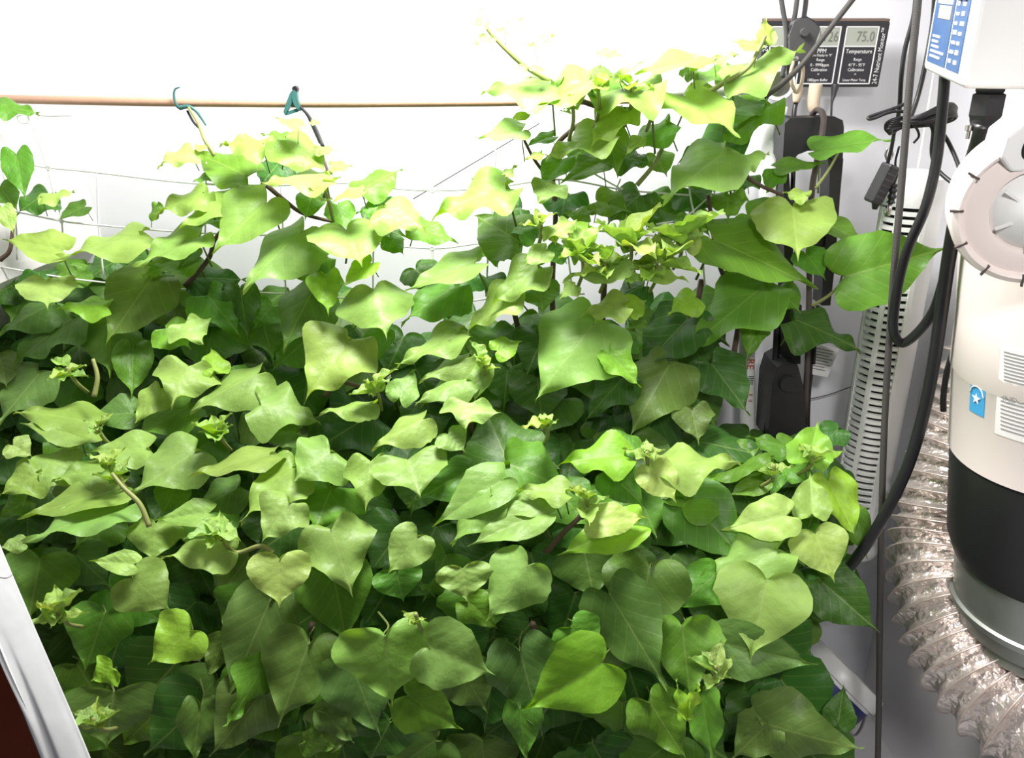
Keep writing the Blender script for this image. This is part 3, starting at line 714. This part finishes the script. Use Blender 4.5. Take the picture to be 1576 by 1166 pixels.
for k, pts in enumerate([[(1198, -30), (1204, 10), (1210, 50), (1208, 90), (1204, 120)], [(1230, -30), (1226, 5), (1222, 30), (1214, 62), (1213, 100), (1215, 118)], [(1243, -30), (1240, 5), (1237, 28)]]):
    tubes_thing('hanging_cord', [P(x, y, 1.505 + .01 * k) for x, y in pts], .0042, M['grey_plastic'],
                ['dark cord left of the pulley, dropping past the first display panel', 'dark double cord running up from the left side of the pulley', 'short dark cord rising from the top of the pulley'][k], 'cord', 'cords at the pulley', seg=8)
tubes_thing('braided_cord', [P(1335, -30, 1.47), P(1300, 15, 1.475), P(1265, 60, 1.48), P(1238, 95, 1.482), P(1205, 128, 1.485), P(1176, 150, 1.49)], .0048, M['braid'], 'braided black cord crossing the monitor diagonally to the end cap', 'rope')

# ------------------------------------------------------------------ black arched bracket, straps, pump, white post
BR = thing('arched_bracket', P(1250, 300, 1.58), 'black plastic bracket with an arched opening below the monitor', 'bracket')
bpy.context.view_layer.update()
clip_plate('top_block', [(1208, 190), (1216, 182), (1284, 179), (1297, 185), (1299, 196), (1297, 246), (1282, 246), (1272, 238), (1257, 232), (1243, 232), (1228, 238), (1217, 250), (1213, 260), (1205, 240)], 1.56, .06, M['black'], BR)
clip_plate('arm', [(1273, 240), (1298, 244), (1293, 300), (1286, 400), (1278, 470), (1264, 470), (1268, 400), (1276, 300), (1277, 265)], 1.565, .05, M['black'], BR)
clip_plate('arm', [(1206, 244), (1214, 258), (1216, 290), (1220, 360), (1222, 470), (1210, 470), (1206, 360)], 1.565, .05, M['black'], BR)
clip_plate('cross_plate', [(1214, 340), (1282, 340), (1280, 380), (1216, 380)], 1.57, .04, M['black_matte'], BR)
for k, (a, b, r_) in enumerate([((1198, 470), (1180, 660), .007), ((1208, 470), (1192, 680), .006), ((1247, 470), (1236, 660), .008), ((1258, 470), (1256, 500), .004)]):
    tubes_thing('black_tube', [P(a[0], a[1], 1.58), P((a[0] + b[0]) / 2 + 3, (a[1] + b[1]) / 2, 1.57), P(b[0], b[1], 1.56), P(b[0] - 4, b[1] + 60, 1.55)], r_, M['rubber'],
                ['leftmost of the black tubes hanging below the bracket', 'second black tube from the left below the bracket', 'thick black tube dropping from the bracket to the pump', 'short black tube nearest the white tag'][k], 'tube', 'black tubes below the bracket')
PU = thing('pump', P(1212, 660, 1.55), 'black pump housing half hidden in the leaves under the bracket', 'pump')
bpy.context.view_layer.update()
clip_plate('housing', [(1188, 590), (1196, 565), (1212, 556), (1228, 562), (1238, 600), (1240, 680), (1182, 680)], 1.53, .09, M['black'], PU)
clip_plate('neck', [(1202, 470), (1234, 470), (1232, 560), (1204, 560)], 1.56, .05, M['black_matte'], PU)
disc_at(1212, 590, 1.528, [(0, .006), (.016, .006), (.018, -.004), (0, -.004)], M['black_matte'], 'dial', PU)
WP = thing('white_post', P(1190, 330, 1.66), 'white plastic post wrapped in a clear bag left of the black bracket', 'post')
bpy.context.view_layer.update()
tube('post', [P(1193, 165, 1.66), P(1188, 260, 1.66), P(1184, 340, 1.66), P(1170, 460, 1.66)], .024, M['white_plastic'], WP, seg=18)
tube('string', [P(1203, 220, 1.63), P(1207, 240, 1.625), P(1210, 262, 1.63), P(1204, 320, 1.63), P(1196, 340, 1.63)], .0022, M['net'], WP, seg=6)
tube('green_tie', [P(1172, 176, 1.62), P(1190, 178, 1.615), P(1214, 181, 1.62)], .004, M['clip'], WP, seg=6)
# printed pipe
PV = thing('pvc_pipe', P(1150, 640, 1.62), 'thin white pipe with red and black print behind the leaves', 'pipe')
bpy.context.view_layer.update()
tube('pipe', [P(1148, 420, 1.62), P(1149, 500, 1.62), P(1150, 640, 1.62), P(1150, 760, 1.62)], .0165, M['white_plastic'], PV, seg=18)
pm = PV.matrix_world.inverted()
for s_, py_, sz, mt in (('RE', 560, 16, 'print_red'), ('IIIII', 585, 12, 'print_black'), ('II  II', 612, 9, 'print_red')):
    q = P(1155, py_, 1.6015)
    letters('lettering', s_, sz * mpp(q), M[mt], PV, pm @ Matrix.Translation(q) @ R(90, 'X') @ R(-90, 'Z'))
# paper tag
TG = thing('paper_tag', P(1264, 555, 1.6), 'white paper warning tag with fine print beside the tower fan', 'tag', rot=R(90, 'X') @ R(-14, 'Z') @ R(8, 'Y'))
tu = mpp(P(1264, 555, 1.6))
box('card', 42 * tu, 48 * tu, .001, M['sticker'], TG, bevel=.0002)
for i in range(8):
    w_ = rnd.uniform(28, 37)
    bar(TG, 'print_line', -19 * tu, (-19 + w_) * tu, (19 - i * 4.6) * tu, (17 - i * 4.6) * tu, M['print_grey'], .0005, .0003)
bpy.context.view_layer.update()
tubes_thing('tag_cable', [P(1262, 478, 1.62), P(1260, 500, 1.62), P(1252, 560, 1.615), P(1246, 610, 1.61), P(1244, 700, 1.6)], .0026, M['black'], 'thin black cable carrying the white paper tag', 'cable', seg=6)

# ------------------------------------------------------------------ tower fan
FY = 1.5
fc = P(1362, 550, FY); fm = mpp(fc); FR = 41 * fm
zt = P(1380, 262, FY).z; zg1 = P(1345, 318, FY).z; zg0 = P(1310, 800, FY).z; zb = P(1310, 838, FY).z
FAN = thing('tower_fan', Vector((fc.x, FY, 0.0)), 'white slotted tower fan upright in the back right corner', 'fan')
dg = math.radians
lathe('shell', [(FR * .97, zb), (FR, zb + .006), (FR, zg1 + .01), (FR * .98, zg1 + .03)], M['white_plastic'], FAN, 30, None, dg(274), dg(470))
lathe('top_cap', [(FR * .99, zg1 + .004), (FR, zg1 + .016), (FR * .99, zt - .035), (FR * .9, zt - .012), (FR * .6, zt), (0, zt + .003)], M['white_plastic'], FAN, 40)
lathe('foot_cap', [(0, zb - .012), (FR * .9, zb - .012), (FR, zb), (FR, zg0), (FR * .8, zg0 + .002)], M['white_plastic'], FAN, 40)
lathe('core', [(FR * .70, zg0), (FR * .70, zg1 + .01)], M['glass_dark'], FAN, 24)
bpy.context.view_layer.update()
tube('hanging_cord', [Vector((fc.x, FY, zt)), Vector((fc.x + .004, FY + .01, zt + .15)), Vector((fc.x, FY + .02, ZT - .01))], .002, M['net'], FAN, seg=6)
N_S = 47
def arc_mesh(r0, r1, h, a0, a1, n):
    V = []; F = []
    for i in range(n + 1):
        a = a0 + (a1 - a0) * i / n
        for r, z in ((r0, -h), (r1, -h * .8), (r1, h * .8), (r0, h)):
            V.append((r * math.cos(a), r * math.sin(a), z))
    for i in range(n):
        for k in range(4):
            F.append((i * 4 + k, i * 4 + (k + 1) % 4, i * 4 + 4 + (k + 1) % 4, i * 4 + 4 + k))
    return V, F
sl_h = (zg1 - zg0) / N_S
V_, F_ = arc_mesh(FR * .86, FR * 1.0, sl_h * .30, dg(108), dg(275), 16)
sl = mk('slat', V_, F_, M['white_plastic'], FAN, smooth=False); sl.location = (0, 0, zg0 + sl_h * .5)
for i in range(1, N_S):
    c = sl.copy(); COL.objects.link(c); c.parent = FAN; c.location = (0, 0, zg0 + sl_h * (i + .5))
for a in (140, 178, 222, 272):
    x, y = FR * .97 * math.cos(dg(a)), FR * .97 * math.sin(dg(a))
    box('upright', .009, .006, zg1 - zg0, M['white_plastic'], FAN, mw=T(x, y, (zg0 + zg1) / 2) @ R(a + 90, 'Z'))

# ------------------------------------------------------------------ dongles and bundled cable in front of the fan
DG = thing('inline_switch', P(1360, 250, 1.36), 'black inline switch box hanging on a wire in front of the fan', 'switch')
bpy.context.view_layer.update()
q = P(1357, 283, 1.36); qm = mpp(q)
bx_ = box('box', 24 * qm, .022, 62 * qm, M['black'], DG, bevel=.004, mw=DG.matrix_world.inverted() @ Matrix.Translation(q) @ R(20, 'Y') @ R(25, 'Z'))
for i in range(5):
    bar(bx_, 'groove', -9 * qm, 9 * qm, -.0115, -.0105, M['grey_plastic'], (-20 + i * 9) * qm, .002)
tube('strain_relief', [P(1349, 310, 1.36), P(1346, 322, 1.36)], lambda t: .008 - .004 * t, M['black'], DG, seg=8, smooth_n=2)
tube('wire', [P(1376, 205, 1.34), P(1372, 228, 1.35), P(1366, 252, 1.36)], .003, M['black'], DG, seg=6)
tube('clasp', [P(1366, 228, 1.36), P(1363, 238, 1.36), P(1367, 247, 1.36), P(1374, 238, 1.36), P(1370, 226, 1.36)], .002, M['metal'], DG, seg=6)
PL = thing('jack_plug', P(1373, 300, 1.36), 'black jack plug with a silver tip hanging beside the switch', 'plug')
bpy.context.view_layer.update()
tube('grip', [P(1376, 283, 1.36), P(1374, 296, 1.36), P(1371, 312, 1.36)], lambda t: .0062 + .0016 * math.sin(t * 20), M['black'], PL, seg=10)
tube('tip', [P(1371, 312, 1.36), P(1366, 332, 1.36)], .004, M['metal'], PL, seg=10, smooth_n=2)
tube('wire', [P(1376, 283, 1.36), P(1381, 268, 1.36), P(1378, 250, 1.355), P(1384, 225, 1.35)], .0018, M['black'], PL, seg=6)
CB = thing('cable_bundle', P(1405, 180, 1.25), 'bundled coil of thin black cable tied to the ropes', 'cable')
bpy.context.view_layer.update()
for i in range(7):
    j = i * 2.6; d = .006 * (i % 3)
    tube('strand', [P(1395 - i * 2, 184 + j * .3, 1.25 - d), P(1420, 176 + j * .8, 1.24 - d), P(1447 + i * 2, 163 + j, 1.24), P(1466 + i, 160 + j * 1.2, 1.25), P(1470 - i, 170 + j, 1.26), P(1440, 176 + j, 1.26), P(1400, 186 + j * .6, 1.26)], .0024, M['black'], CB, seg=6)
for i in range(5):
    tube('strand', [P(1400, 180 + i * 3, 1.25), P(1380 - i * 3, 182 + i * 4, 1.245), P(1364 + i * 2, 190 + i * 3, 1.25), P(1366 + i, 202 + i, 1.255), P(1384, 198, 1.26), P(1402, 188, 1.255)], .0024, M['black'], CB, seg=6)
tube('strand', [P(1398, 172, 1.25), P(1372, 172, 1.245), P(1345, 182, 1.245), P(1337, 183, 1.245), P(1340, 179, 1.25), P(1372, 168, 1.25), P(1398, 158, 1.25)], .0026, M['black'], CB, seg=6)
tube('strand', [P(1405, 190, 1.25), P(1412, 200, 1.25), P(1414, 210, 1.25), P(1406, 220, 1.25)], .0018, M['black'], CB, seg=6)
tube('strand', [P(1420, 184, 1.25), P(1450, 205, 1.24), P(1466, 232, 1.23), P(1478, 262, 1.2)], .0032, M['black'], CB, seg=6)
tube('strand', [P(1425, 184, 1.25), P(1436, 200, 1.24), P(1434, 235, 1.23), P(1444, 262, 1.22), P(1470, 285, 1.19)], .0032, M['black'], CB, seg=6)

# ------------------------------------------------------------------ ropes and cables on the right
tubes_thing('long_rope', [P(1416, -40, 1.22), P(1411, 20, 1.22), P(1400, 130, 1.22), P(1387, 290, 1.22), P(1375, 430, 1.22), P(1364, 600, 1.22), P(1359, 720, 1.21), P(1355, 880, 1.2), P(1353, 1060, 1.18), P(1350, 1220, 1.15)], .0052, M['braid'], 'long dark braided rope hanging the full height before the fan', 'rope', seg=10)
tubes_thing('thin_wire', [P(1411, -40, 1.28), P(1407, 20, 1.28), P(1393, 75, 1.28), P(1387, 120, 1.28), P(1384, 170, 1.3), P(1376, 205, 1.34)], .0034, M['black'], 'thin black wire left of the long rope, feeding the switch', 'cable', seg=8)
tubes_thing('grey_cable', [P(1440, -40, 1.3), P(1436, 30, 1.3), P(1424, 100, 1.29), P(1412, 150, 1.28), P(1400, 185, 1.26)], .0036, M['black'], 'thin dark cable between the long rope and the white control box', 'cable', seg=8)
tubes_thing('loop_cable', [P(1455, 110, 1.16), P(1449, 180, 1.16), P(1441, 250, 1.16), P(1424, 320, 1.16), P(1398, 380, 1.17), P(1384, 430, 1.18), P(1376, 480, 1.19), P(1376, 512, 1.19), P(1389, 528, 1.19), P(1412, 512, 1.17), P(1436, 480, 1.15), P(1450, 440, 1.13), P(1460, 400, 1.11)],
            .0072, M['rubber'], 'black rubber cable sweeping down and looping back up before the fan', 'cable', seg=12)
tubes_thing('mains_cable', [P(1514, 190, 1.02), P(1508, 215, 1.03), P(1492, 265, 1.06), P(1473, 330, 1.09), P(1460, 400, 1.11), P(1450, 470, 1.12), P(1437, 560, 1.12), P(1418, 650, 1.12), P(1392, 730, 1.12), P(1348, 815, 1.13), P(1310, 868, 1.16), P(1285, 890, 1.2), P(1262, 892, 1.25)],
            lambda t: .0105 - .0015 * min(1, t * 2), M['rubber'], 'thick black mains cable curving from the control box into the leaves', 'cable', seg=14)
tubes_thing('tied_cord', [P(1506, 460, 1.2), P(1492, 492, 1.2), P(1472, 530, 1.2), P(1458, 570, 1.2), P(1452, 610, 1.2), P(1452, 632, 1.2)], .0048, M['black'], 'black cord ending in a knot on the foil duct', 'cord', seg=8)

# ------------------------------------------------------------------ white control box top right
fl = P(1480, 137, 0.98); bl = P(1420, 108, 1.2); fr_ = P(1660, 140, 0.98)
Hb = 0.34
br = Vector((fr_.x, 1.2, bl.z))
bev = [fl, fr_, br, bl]
CBX = thing('control_box', Vector(((fl.x + fr_.x) / 2, 1.09, fl.z)), 'white control box with a blue printed side label at top right', 'box')
bpy.context.view_layer.update()
Vb = bev + [Vector((v.x, v.y, fl.z + Hb)) for v in bev]
bm = bmesh.new()
vv = [bm.verts.new(CBX.matrix_world.inverted() @ v) for v in Vb]
for f in ((0, 1, 2, 3), (7, 6, 5, 4), (0, 4, 5, 1), (1, 5, 6, 2), (2, 6, 7, 3), (3, 7, 4, 0)): bm.faces.new([vv[i] for i in f])
bmesh.ops.bevel(bm, geom=bm.edges[:], offset=.008, segments=3, affect='EDGES', profile=0.5)
from_bm('housing', bm, M['white_plastic'], CBX, smooth=False)
nrm = (fl - bl).cross(Vector((0, 0, 1))).normalized()
if nrm.x > 0: nrm = -nrm
def side(u, v, off):   # u 0..1 from back to front, v metres above the bottom edge
    b = bl.lerp(fl, u); return b + Vector((0, 0, v)) + nrm * off
def side_patch(name, u0, u1, v0, v1, mat, off=.0012, par=CBX):
    V = [side(u0, v0, off), side(u1, v0, off), side(u1, v1, off), side(u0, v1, off)]
    V += [v - nrm * .001 for v in V]
    return mk(name, rel(V, par), [(0, 1, 2, 3), (7, 6, 5, 4), (0, 4, 5, 1), (1, 5, 6, 2), (2, 6, 7, 3), (3, 7, 4, 0)], mat, par, smooth=False)
side_patch('label_panel', .09, .56, .014, .32, M['label_blue'])
side_patch('label_panel', .60, .88, .014, .32, M['label_blue'])
side_patch('window', .16, .53, .085, .25, M['label_pale'], .0022)
side_patch('window', .22, .52, .068, .083, M['tape'], .0022)
for i in range(5):
    v0 = .045 - i * .006
    side_patch('print_mark', .16, rnd.uniform(.28, .36) if i < 3 else rnd.uniform(.42, .52), v0, v0 + .0028, M['label_pale'], .0022)
side_patch('window', .64, .86, .098, .2, M['label_pale'], .0022)
for i in range(14):
    u0 = .64 + .12 * (i % 2); v0 = .022 + (i // 2) * .0105
    side_patch('print_mark', u0, u0 + rnd.uniform(.05, .09), v0, v0 + rnd.uniform(.003, .005), M['sticker'], .0022)
for i in range(4):
    u0 = .66 + .11 * (i % 2); v0 = .09 + (i // 2) * .03
    side_patch('button', u0, u0 + .05, v0, v0 + .008, M['black'], .003)
g0 = P(1522, 150, 1.03); gm = mpp(g0)
CG = thing('cable_gland', Vector((g0.x, 1.03, P(1520, 198, 1.03).z)), 'black hexagonal cable gland under the white control box', 'gland')
z1_ = fl.z - CG.location.z + .004
zz = z1_ / 58.0
lathe('nut', [(0, z1_), (23 * gm, z1_), (23 * gm, 50 * zz), (21 * gm, 47 * zz), (26 * gm, 45 * zz), (26 * gm, 18 * zz), (22 * gm, 10 * zz), (0, 10 * zz)], M['black'], CG, 6, None, smooth=False)
lathe('collar', [(0, 12 * zz), (21 * gm, 12 * zz), (17 * gm, 0), (0, -2 * zz)], M['black_matte'], CG, 24)
lathe('clip_screw', [(0, .004), (6 * gm, .004), (6 * gm, -.002), (3 * gm, -.003), (3 * gm, -.012), (0, -.012)], M['metal'], CG, 12, T(P(1492, 196, 1.03).x - g0.x, 0, .0))

# ------------------------------------------------------------------ inline fan with filter, right edge
AY = 1.06
axp = P(1672, 690, AY); rad = axp.x - P(1483, 690, AY).x
zL = lambda py: P(1484, py, AY).z
zE = lambda py, px: P(px, py, AY).z
z_pv = P(1484, 690, AY).z
FT = thing('filter_unit', Vector((axp.x, AY, z_pv)), 'tall white cylindrical fan unit with stickers at the right edge', 'fan', rot=R(-8.5, 'Y'))
bpy.context.view_layer.update()
FTI = FT.matrix_world.inverted()
def zL(py):          # height along the unit's own axis of the silhouette at this image row
    return (P(1484, py, AY).z - z_pv) / math.cos(math.radians(8.5))
z_top, z_b0, z_b1, z_g1 = zL(345), zL(686), zL(850), zL(925)
lathe('body', [(rad * .96, z_b0 - .004), (rad * 1.0, z_b0), (rad * 1.0, zL(560)), (rad * 1.012, zL(556)), (rad * .985, zL(470)), (rad * .985, z_top), (rad * .9, z_top + .01), (0, z_top + .012)], M['warm_plastic'], FT, 72)
lathe('black_band', [(rad * .86, z_b1 - .004), (rad * .93, z_b1), (rad * .975, z_b1 + .03), (rad * .985, z_b0 - .006), (rad * .9, z_b0)], M['black'], FT, 72)
lathe('collar', [(rad * .74, z_g1 - .03), (rad * .88, z_g1 - .028), (rad * .905, z_g1), (rad * .935, z_g1 + .002), (rad * .935, z_g1 + .012), (rad * .905, z_g1 + .014), (rad * .90, z_b1 + .004)], M['galv'], FT, 72)
lathe('lower_flange', [(0, z_g1 - .062), (rad * .80, z_g1 - .06), (rad * .83, z_g1 - .052), (rad * .80, z_g1 - .044), (rad * .78, z_g1 - .03)], M['galv'], FT, 72)
tube('hanging_cord', [Vector((axp.x - .03, AY + .06, z_pv + z_top)), Vector((axp.x - .03, AY + .07, z_pv + z_top + .4)), Vector((axp.x - .03, AY + .08, ZT - .01))], .004, M['black'], FT, seg=8)
def cyl_patch(name, px0, px1, py0, py1, mat, off=.0008, par=FT, n=10):
    def ang(px, py):   # angle on the cylinder seen at this pixel
        d = FTI.to_3x3() @ ray(px, py); o = FTI @ CAM; rr = rad + off
        a = d.x ** 2 + d.y ** 2; b = 2 * (o.x * d.x + o.y * d.y); c = o.x ** 2 + o.y ** 2 - rr * rr
        D = b * b - 4 * a * c
        k = (-b - math.sqrt(max(D, 0))) / (2 * a)
        p = o + d * k
        return math.atan2(p.y, p.x), p.z
    a0, za = ang(px0, py0); a1, _ = ang(px1, py0); _, zc = ang(px0, py1)
    if a0 > 0: a0 -= 2 * math.pi
    if a1 > 0: a1 -= 2 * math.pi
    V = []; F = []
    for i in range(n + 1):
        a = a0 + (a1 - a0) * i / n
        for z in (za, zc):
            for r in (rad + off, rad - .001):
                V.append((r * math.cos(a), r * math.sin(a), z))
    for i in range(n):
        b = i * 4
        F += [(b, b + 4, b + 6, b + 2), (b, b + 1, b + 5, b + 4), (b + 2, b + 6, b + 7, b + 3)]
    F += [(0, 2, 3, 1), (n * 4, n * 4 + 1, n * 4 + 3, n * 4 + 2)]
    return mk(name, V, F, mat, par, smooth=False), (a0, a1, za, zc)
st, (a0, a1, za, zc) = cyl_patch('sticker', 1494, 1517, 588, 632, M['sticker_blue'])
st['label'] = 'blue square sticker with a white star'
am = (a0 + a1) / 2; rs = rad + .0015
def on_cyl(a, z, s): return T(rs * math.cos(a), rs * math.sin(a), z) @ Matrix.Rotation(a + math.pi / 2, 4, 'Z') @ R(90, 'X')
star = []
for i in range(10):
    a = math.pi / 2 + i * math.pi / 5; r = .0085 if i % 2 == 0 else .0035
    star.append((r * math.cos(a), r * math.sin(a)))
prism('star', star, 0, .0006, M['sticker'], FT, mw=on_cyl(am, za + (zc - za) * .45, 1))
tube('swoosh', [on_cyl(am, za + (zc - za) * .4, 1) @ Vector((.014 * math.cos(t), .016 * math.sin(t), 0)) for t in [2.9, 2.3, 1.6, .9, .2]], .0009, M['sticker'], FT, seg=5, local=True)
for px0, px1, py0, py1, nl in ((1540, 1640, 535, 592, 9), (1535, 1650, 598, 668, 10)):
    cyl_patch('sticker', px0, px1, py0, py1, M['sticker'])
    for i in range(nl):
        f0 = py0 + 5 + (py1 - py0 - 9) * i / nl
        if i == 0 and py0 > 590: continue
        cyl_patch('print_line', px0 + 5, px1 - rnd.uniform(8, 24), f0, f0 + 2.1, M['print_grey'], .0013)
d_ = ray(1575, 612)
sp, (b0, b1, zd, _) = cyl_patch('print_line', 1541, 1545, 603, 605, M['print_grey'], .0013)
letters('lettering', 'INDOOR USE', .0105, M['print_grey'], FT, on_cyl(b0 + .20, zd - .006, 1), 'CENTER')
# round front housing
HC = P(1594, 322, .90); hm = mpp(HC)
HS = thing('fan_housing', HC, 'round white fan housing with a notched rim facing forward', 'fan', rot=R(90, 'X') @ R(-20, 'Y') @ R(8, 'X'))
Rr = 119 * hm
lathe('rim', [(Rr * .80, -.06), (Rr * .97, -.055), (Rr, -.04), (Rr, 0), (Rr * .97, .010), (Rr * .90, .014), (Rr * .86, .012)], M['warm_plastic'], HS, 80)
lathe('face', [(Rr * .87, .011), (Rr * .84, .006), (Rr * .62, .010), (Rr * .54, .008), (Rr * .52, .0)], M['warm_plastic'], HS, 80)
lathe('hub', [(Rr * .53, .0), (Rr * .50, .004), (Rr * .30, .018), (Rr * .12, .024), (Rr * .11, .030), (0, .031)], M['white_plastic'], HS, 64)
for k in range(12):
    a = k * 30 + 2
    box('notch', Rr * .16, .0022, .004, M['brown_cable'], HS, mw=R(a, 'Z') @ T(Rr * .925, 0, .0125))
for k in range(6):
    a = k * 60 + 28
    box('spoke', Rr * .34, .003, .003, M['sticker'], HS, mw=R(a, 'Z') @ T(Rr * .33, 0, .0165) @ R(5, 'Y'))
HB = thing('fan_bracket', P(1575, 222, .90), 'white octagonal mounting bracket with a dark slot above the fan housing', 'bracket', rot=R(90, 'X') @ R(10, 'X'))
oc = [(40 * hm * math.cos(math.pi / 8 + i * math.pi / 4), 40 * hm * math.sin(math.pi / 8 + i * math.pi / 4)) for i in range(8)]
prism('plate', oc, -.03, .012, M['white_plastic'], HB, .003)
lathe('slot', [(0, .0135), (10 * hm, .0135), (12 * hm, .0125), (12 * hm, .010)], M['black'], HB, 24, Matrix.Diagonal((.9, 1.5, 1, 1)))
# ------------------------------------------------------------------ flexible foil duct
dp = catmull([P(1530, 545, 1.34), P(1512, 620, 1.33), P(1482, 720, 1.30), P(1462, 810, 1.26), P(1458, 890, 1.20), P(1478, 970, 1.13), P(1530, 1050, 1.05), P(1610, 1120, .98), P(1720, 1190, .93)], 24)
DU = thing('foil_duct', dp[60], 'crumpled silver foil duct bending beside the white fan unit', 'duct')
bpy.context.view_layer.update()
ln = [0.0]
for a, b in zip(dp, dp[1:]): ln.append(ln[-1] + (b - a).length)
def at_len(s):
    for i in range(len(ln) - 1):
        if s <= ln[i + 1]:
            k = (s - ln[i]) / max(1e-9, ln[i + 1] - ln[i]); return dp[i].lerp(dp[i + 1], k)
    return dp[-1]
pitch_ = .0285; nr = int(ln[-1] / pitch_); sub = 6; segd = 56
pts = [at_len(ln[-1] * i / (nr * sub)) for i in range(nr * sub + 1)]
fr2 = frames(pts); V = []; F = []
def duct_r(i, k):
    ph = (i % sub) / sub
    base = .098 * (0.80 + 0.20 * min(1, i / (nr * sub) * 3.2))
    a = 2 * math.pi * k / segd
    return base * (1 - .17 * math.sin(math.pi * ph) ** .8) * (1 + .02 * math.sin(a * 9 + i * 1.7) * math.sin(math.pi * ph) + .012 * math.sin(a * 17 + i * 2.9) * math.sin(math.pi * ph))
for i, (p, (t, n, b)) in enumerate(zip(pts, fr2)):
    for k in range(segd):
        a = 2 * math.pi * k / segd
        sl_ = .004 * math.sin(a * 2 + i // sub * .9)
        V.append(p + (n * math.cos(a) + b * math.sin(a)) * duct_r(i, k) + t * sl_)
for i in range(len(pts) - 1):
    for k in range(segd):
        k2 = (k + 1) % segd
        F.append((i * segd + k, i * segd + k2, (i + 1) * segd + k2, (i + 1) * segd + k))
mk('foil', rel(V, DU), F, M['foil'], DU, smooth=False)
for j in range(nr + 1):
    i = j * sub
    if i >= len(pts): break
    p, (t, n, b) = pts[i], fr2[i]
    ring = []
    for k in range(33):
        a = 2 * math.pi * k / 32
        ring.append(p + (n * math.cos(a) + b * math.sin(a)) * (duct_r(i, 0) * 1.004) + t * .004 * math.sin(a * 2 + j * .9))
    tube('rib', ring, .0017, M['foil_rib'], DU, seg=5, raw=True)

# ------------------------------------------------------------------ bucket on the floor, bottom right
lc = P(1306, 1030, 1.5); bmx = mpp(lc); BRd = 64 * bmx
axd = Vector((.70, .20, .68)).normalized()
rotb = axd.to_track_quat('Z', 'Y').to_matrix().to_4x4()
BK = thing('bucket', lc - axd * .25, 'white plastic bucket with a dark blue label tipped over behind the leaves', 'bucket', rot=rotb)
lathe('body', [(0, 0), (BRd * .82, 0), (BRd * .86, .008), (BRd * .95, .225)], M['white_plastic'], BK, 48)
lathe('lid', [(BRd * .95, .215), (BRd * 1.04, .218), (BRd * 1.05, .24), (BRd * 1.0, .252), (BRd * .9, .246), (0, .245)], M['white_plastic'], BK, 48)
lathe('label_band', [(BRd * .922, .13), (BRd * .952, .208)], M['bucket_blue'], BK, 30, None, 0, 2 * math.pi)
hd = [Vector((BRd * 1.08 * math.cos(t), BRd * 1.08 * math.sin(t), .215 - .06 * math.sin((t - 2.4) / 2.0 * math.pi))) for t in [2.4 + .25 * i for i in range(9)]]
tube('handle', hd, .003, M['metal'], BK, seg=6, local=True)

# ------------------------------------------------------------------ tent flap and red board, bottom left
FLY = 0.62
e_l = [P(-75, 840, FLY), P(0, 990, FLY), P(72, 1166, FLY), P(140, 1330, FLY)]
e_r = [P(-75, 640, FLY + .04), P(0, 845, FLY + .03), P(137, 1166, FLY + .02), P(205, 1330, FLY + .02)]
L_ = catmull(e_l, 14); R_ = catmull(e_r, 14)
V = []; F = []; nu = 22
for i, (a, b) in enumerate(zip(L_, R_)):
    t = i / (len(L_) - 1)
    for k in range(nu + 1):
        u = k / nu
        p = a.lerp(b, u)
        bulge = math.sin(math.pi * min(1, u * 1.05)) ** .6 * .018
        wr = .003 * math.exp(-((u - .28 - .22 * t) / .09) ** 2) * math.sin(t * 9 + 1) + .007 * math.exp(-((u - .5 + .5 * (t - .55)) / .07) ** 2) * math.exp(-((t - .62) / .16) ** 2)
        wr += .002 * math.sin(u * 6 + t * 5)
        V.append(p + Vector((0, -bulge + wr * 1.6, 0)))
for i in range(len(L_) - 1):
    for k in range(nu):
        a = i * (nu + 1) + k
        F.append((a, a + 1, a + nu + 2, a + nu + 1))
FP = thing('tent_flap', P(60, 1100, FLY), 'white fabric tent door flap folded open at the bottom left', 'flap')
bpy.context.view_layer.update()
fo = mk('cloth', rel(V, FP), F, M['fabric'], FP)
so = fo.modifiers.new('thickness', 'SOLIDIFY'); so.thickness = .004; so.offset = 1
ss = fo.modifiers.new('smooth', 'SUBSURF'); ss.levels = 1; ss.render_levels = 1
tube('piping', [v + Vector((-.002, -.002, 0)) for v in e_l], .0022, M['black_matte'], FP, seg=6, smooth_n=14)
tube('seam', [P(-2, 888, FLY - .01), P(10, 889, FLY - .014), P(19, 884, FLY - .005)], .0006, M['print_grey'], FP, seg=5)
WB = thing('wooden_board', P(-20, 1160, FLY + .02), 'dark red-brown wooden board behind the white flap', 'board')
bpy.context.view_layer.update()
clip_plate('panel', [(-260, 700), (-80, 840), (0, 985), (80, 1160), (160, 1360), (-260, 1360)], FLY + .022, .02, M['wood'], WB)
